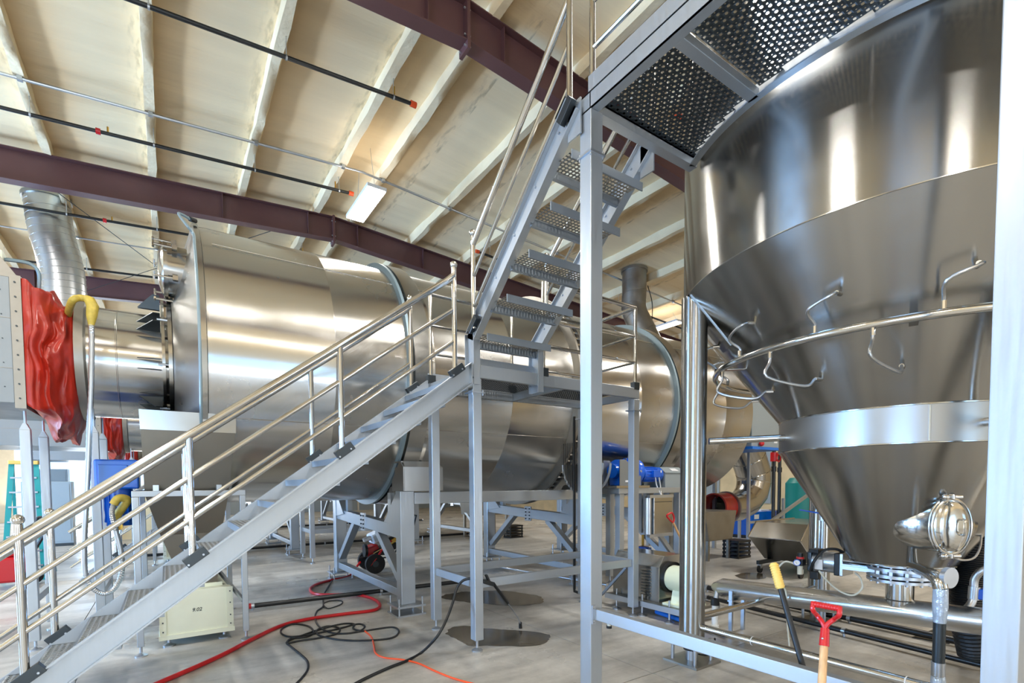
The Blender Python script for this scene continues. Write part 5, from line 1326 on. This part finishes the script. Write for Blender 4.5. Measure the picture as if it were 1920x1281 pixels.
MB().prism([(8.0, 13.5, .75), (9.3, 13.5, .75), (9.4, 13.5, 1.45), (7.9, 13.5, 1.45)], (0, .9, 0)).build('tub', 'dull_steel', bt_, smooth=0)
for x in (8.05, 9.2):
    for y in (13.55, 14.3): MB().box(x, y, 0, x+.07, y+.07, .75).build('leg', 'dull_steel', bt_, smooth=0)
s2 = thing('shovel', 'far shovel with red D grip leaning near the drive stand', 'shovel', (7.3, 5.55, 0))
p0, p1 = at(1262, 980, Y=5.55), at(1294, 1046, Y=5.55)
MB().tube([p0, p1], .02, 10).build('shaft', 'wood', s2)
dd = (p0-p1).normalized()
MB().tube(catmull([p0, p0+dd*.06+V(-.05, 0, 0), p0+dd*.16+V(-.07, 0, 0), p0+dd*.17+V(.07, 0, .03), p0+dd*.06+V(.06, 0, .02), p0], 5), .017, 8).build('grip', 'red', s2)
MB().tube([p1, p1-dd*.3], .02, 10).build('lower_shaft', 'wood', s2)
p1 = p1-dd*.3
MB().bar(p1, p1-dd*(p1.z/max(dd.z, .2)), .2, .012, (1, 0, .4)).build('blade', 'dark_steel', s2, smooth=0)
fe = thing('red_cylinder', 'small red cylinder mounted behind the drive stand', 'cylinder', (9.3, 7.0, 1.05))
MB().lathe([(.001, .95), (.11, .95), (.12, 1.0), (.12, 1.45), (.08, 1.52), (.001, 1.53)], (9.35, 6.95, 0), 'Z', 20).build('body', 'red_fabric', fe)
MB().box(9.2, 7.07, .8, 9.7, 7.1, 1.6).build('back_plate', 'panel_grey', fe, smooth=0)
MB().box(9.2, 6.8, .86, 9.7, 7.1, .95).build('shelf', 'dark_steel', fe, smooth=0)
MB().box(9.25, 7.05, 0, 9.33, 7.1, .86).build('leg', 'dark_steel', fe, smooth=0); MB().box(9.58, 7.05, 0, 9.66, 7.1, .86).build('leg', 'dark_steel', fe, smooth=0)
wt = thing('water_pump', 'small blue round water pump under the control cabinet', 'pump', (8.0, 6.9, 0))
MB().lathe([(.001, .18), (.12, .20), (.16, .32), (.12, .46), (.001, .48)], (7.95, 6.8, 0), 'Z', 24).build('pressure_tank', 'blue', wt)
MB().box(8.1, 6.7, .12, 8.3, 6.9, .44).build('pump_body', 'white', wt, smooth=0, bevel=.02)
MB().box(7.8, 6.65, 0, 8.4, 6.95, .12).build('base', 'dark_steel', wt, smooth=0)
MB().cyl((7.95, 6.8, .48), (7.95, 6.8, .70), .025, seg=10).build('outlet', 'brass', wt)

# left background: stepladder, red machine, cabinets
la = thing('step_ladder', 'teal fibreglass stepladder behind the inlet box legs', 'ladder', (-2.35, 13.0, 0))
for s in (-1, 1):
    MB().bar((-2.25+s*.28, 12.65, 0), (-2.25+s*.17, 13.05, 2.2), .03, .08, (1, 0, 0)).build('front_rail', 'teal_ladder', la, smooth=0)
    MB().bar((-2.25+s*.28, 13.75, 0), (-2.25+s*.17, 13.10, 2.2), .03, .05, (1, 0, 0)).build('rear_rail', 'teal_ladder', la, smooth=0)
for k in range(7):
    u = (k+1)/8; z = 2.2*u; y = 12.65+.4*u; hw_ = .28-.11*u
    MB().box(-2.25-hw_, y-.04, z-.015, -2.25+hw_, y+.04, z+.015).build('step', 'alu', la, smooth=0)
MB().box(-2.46, 12.98, 2.18, -2.04, 13.18, 2.25).build('top_cap', 'grip', la, smooth=0, bevel=.01)
rm_ = thing('floor_machine', 'red and black wheeled machine beside the teal stepladder', 'machine', (-2.3, 11.9, 0))
MB().box(-2.5, 11.7, .12, -2.05, 12.2, .55).build('body', 'red', rm_, smooth=0, bevel=.04)
MB().box(-2.4, 11.75, .55, -2.1, 12.1, .72).build('hood', 'red', rm_, smooth=0, bevel=.05)
for y in (11.66, 12.2): MB().cyl((-2.05, y, .14), (-2.05, y+.06, .14), .14, seg=22).build('wheel', 'rubber', rm_)
MB().tube(catmull([(-2.05, 12.0, .5), (-1.85, 12.0, .9), (-1.8, 12.0, 1.15), (-1.92, 12.0, 1.2), (-1.95, 12.0, 1.0)], 5), .025, 8).build('handle', 'black', rm_)
for i, (x, y, h, l) in enumerate(((-2.9, 19.5, 1.9, 'pale grey tall cabinet behind the stepladder'), (-.9, 20.6, 1.6, 'tan board standing near the far inlet legs'), (-3.6, 24.5, 2.4, 'pale grey wide cabinet by the far open door'))):
    if i == 1:
        t = thing('leaning_board', l, 'board', (x, y, 0))
        MB().box(x-.55, y, 0, x+.55, y+.03, h).build('sheet', 'wall_tan', t, smooth=0)
        MB().box(x-.5, y+.03, 0, x-.42, y+.4, .06).build('foot', 'wood', t, smooth=0); MB().box(x+.42, y+.03, 0, x+.5, y+.4, .06).build('foot', 'wood', t, smooth=0)
        continue
    t = thing('storage_cabinet', l, 'cabinet', (x, y, 0))
    mm = 'panel_grey' if i != 1 else 'wall_tan'
    MB().box(x-.55, y, .08, x+.55, y+.5, h).build('body', mm, t, smooth=0, bevel=.01)
    MB().box(x-.5, y-.012, .14, x-.01, y, h-.06).build('door', mm, t, smooth=0); MB().box(x+.01, y-.012, .14, x+.5, y, h-.06).build('door', mm, t, smooth=0)
    MB().box(x-.55, y, 0, x+.55, y+.5, .08).build('plinth', 'dark_steel', t, smooth=0)
dr = thing('wheeled_tank', 'dark wheeled tank on the floor near the far door', 'tank', (-.3, 22.5, 0))
MB().lathe([(.001, -.6), (.3, -.55), (.33, 0), (.3, .55), (.001, .6)], (-.3, 22.5, .6), 'X', 28).build('vessel', 'dark_steel', dr)
for x in (-.75, .15):
    for y in (22.25, 22.75): MB().cyl((x, y-.04, .15), (x, y+.04, .15), .15, seg=18).build('wheel', 'rubber', dr)
MB().box(-.9, 22.2, .25, .3, 22.8, .32).build('chassis', 'blue_box', dr, smooth=0)
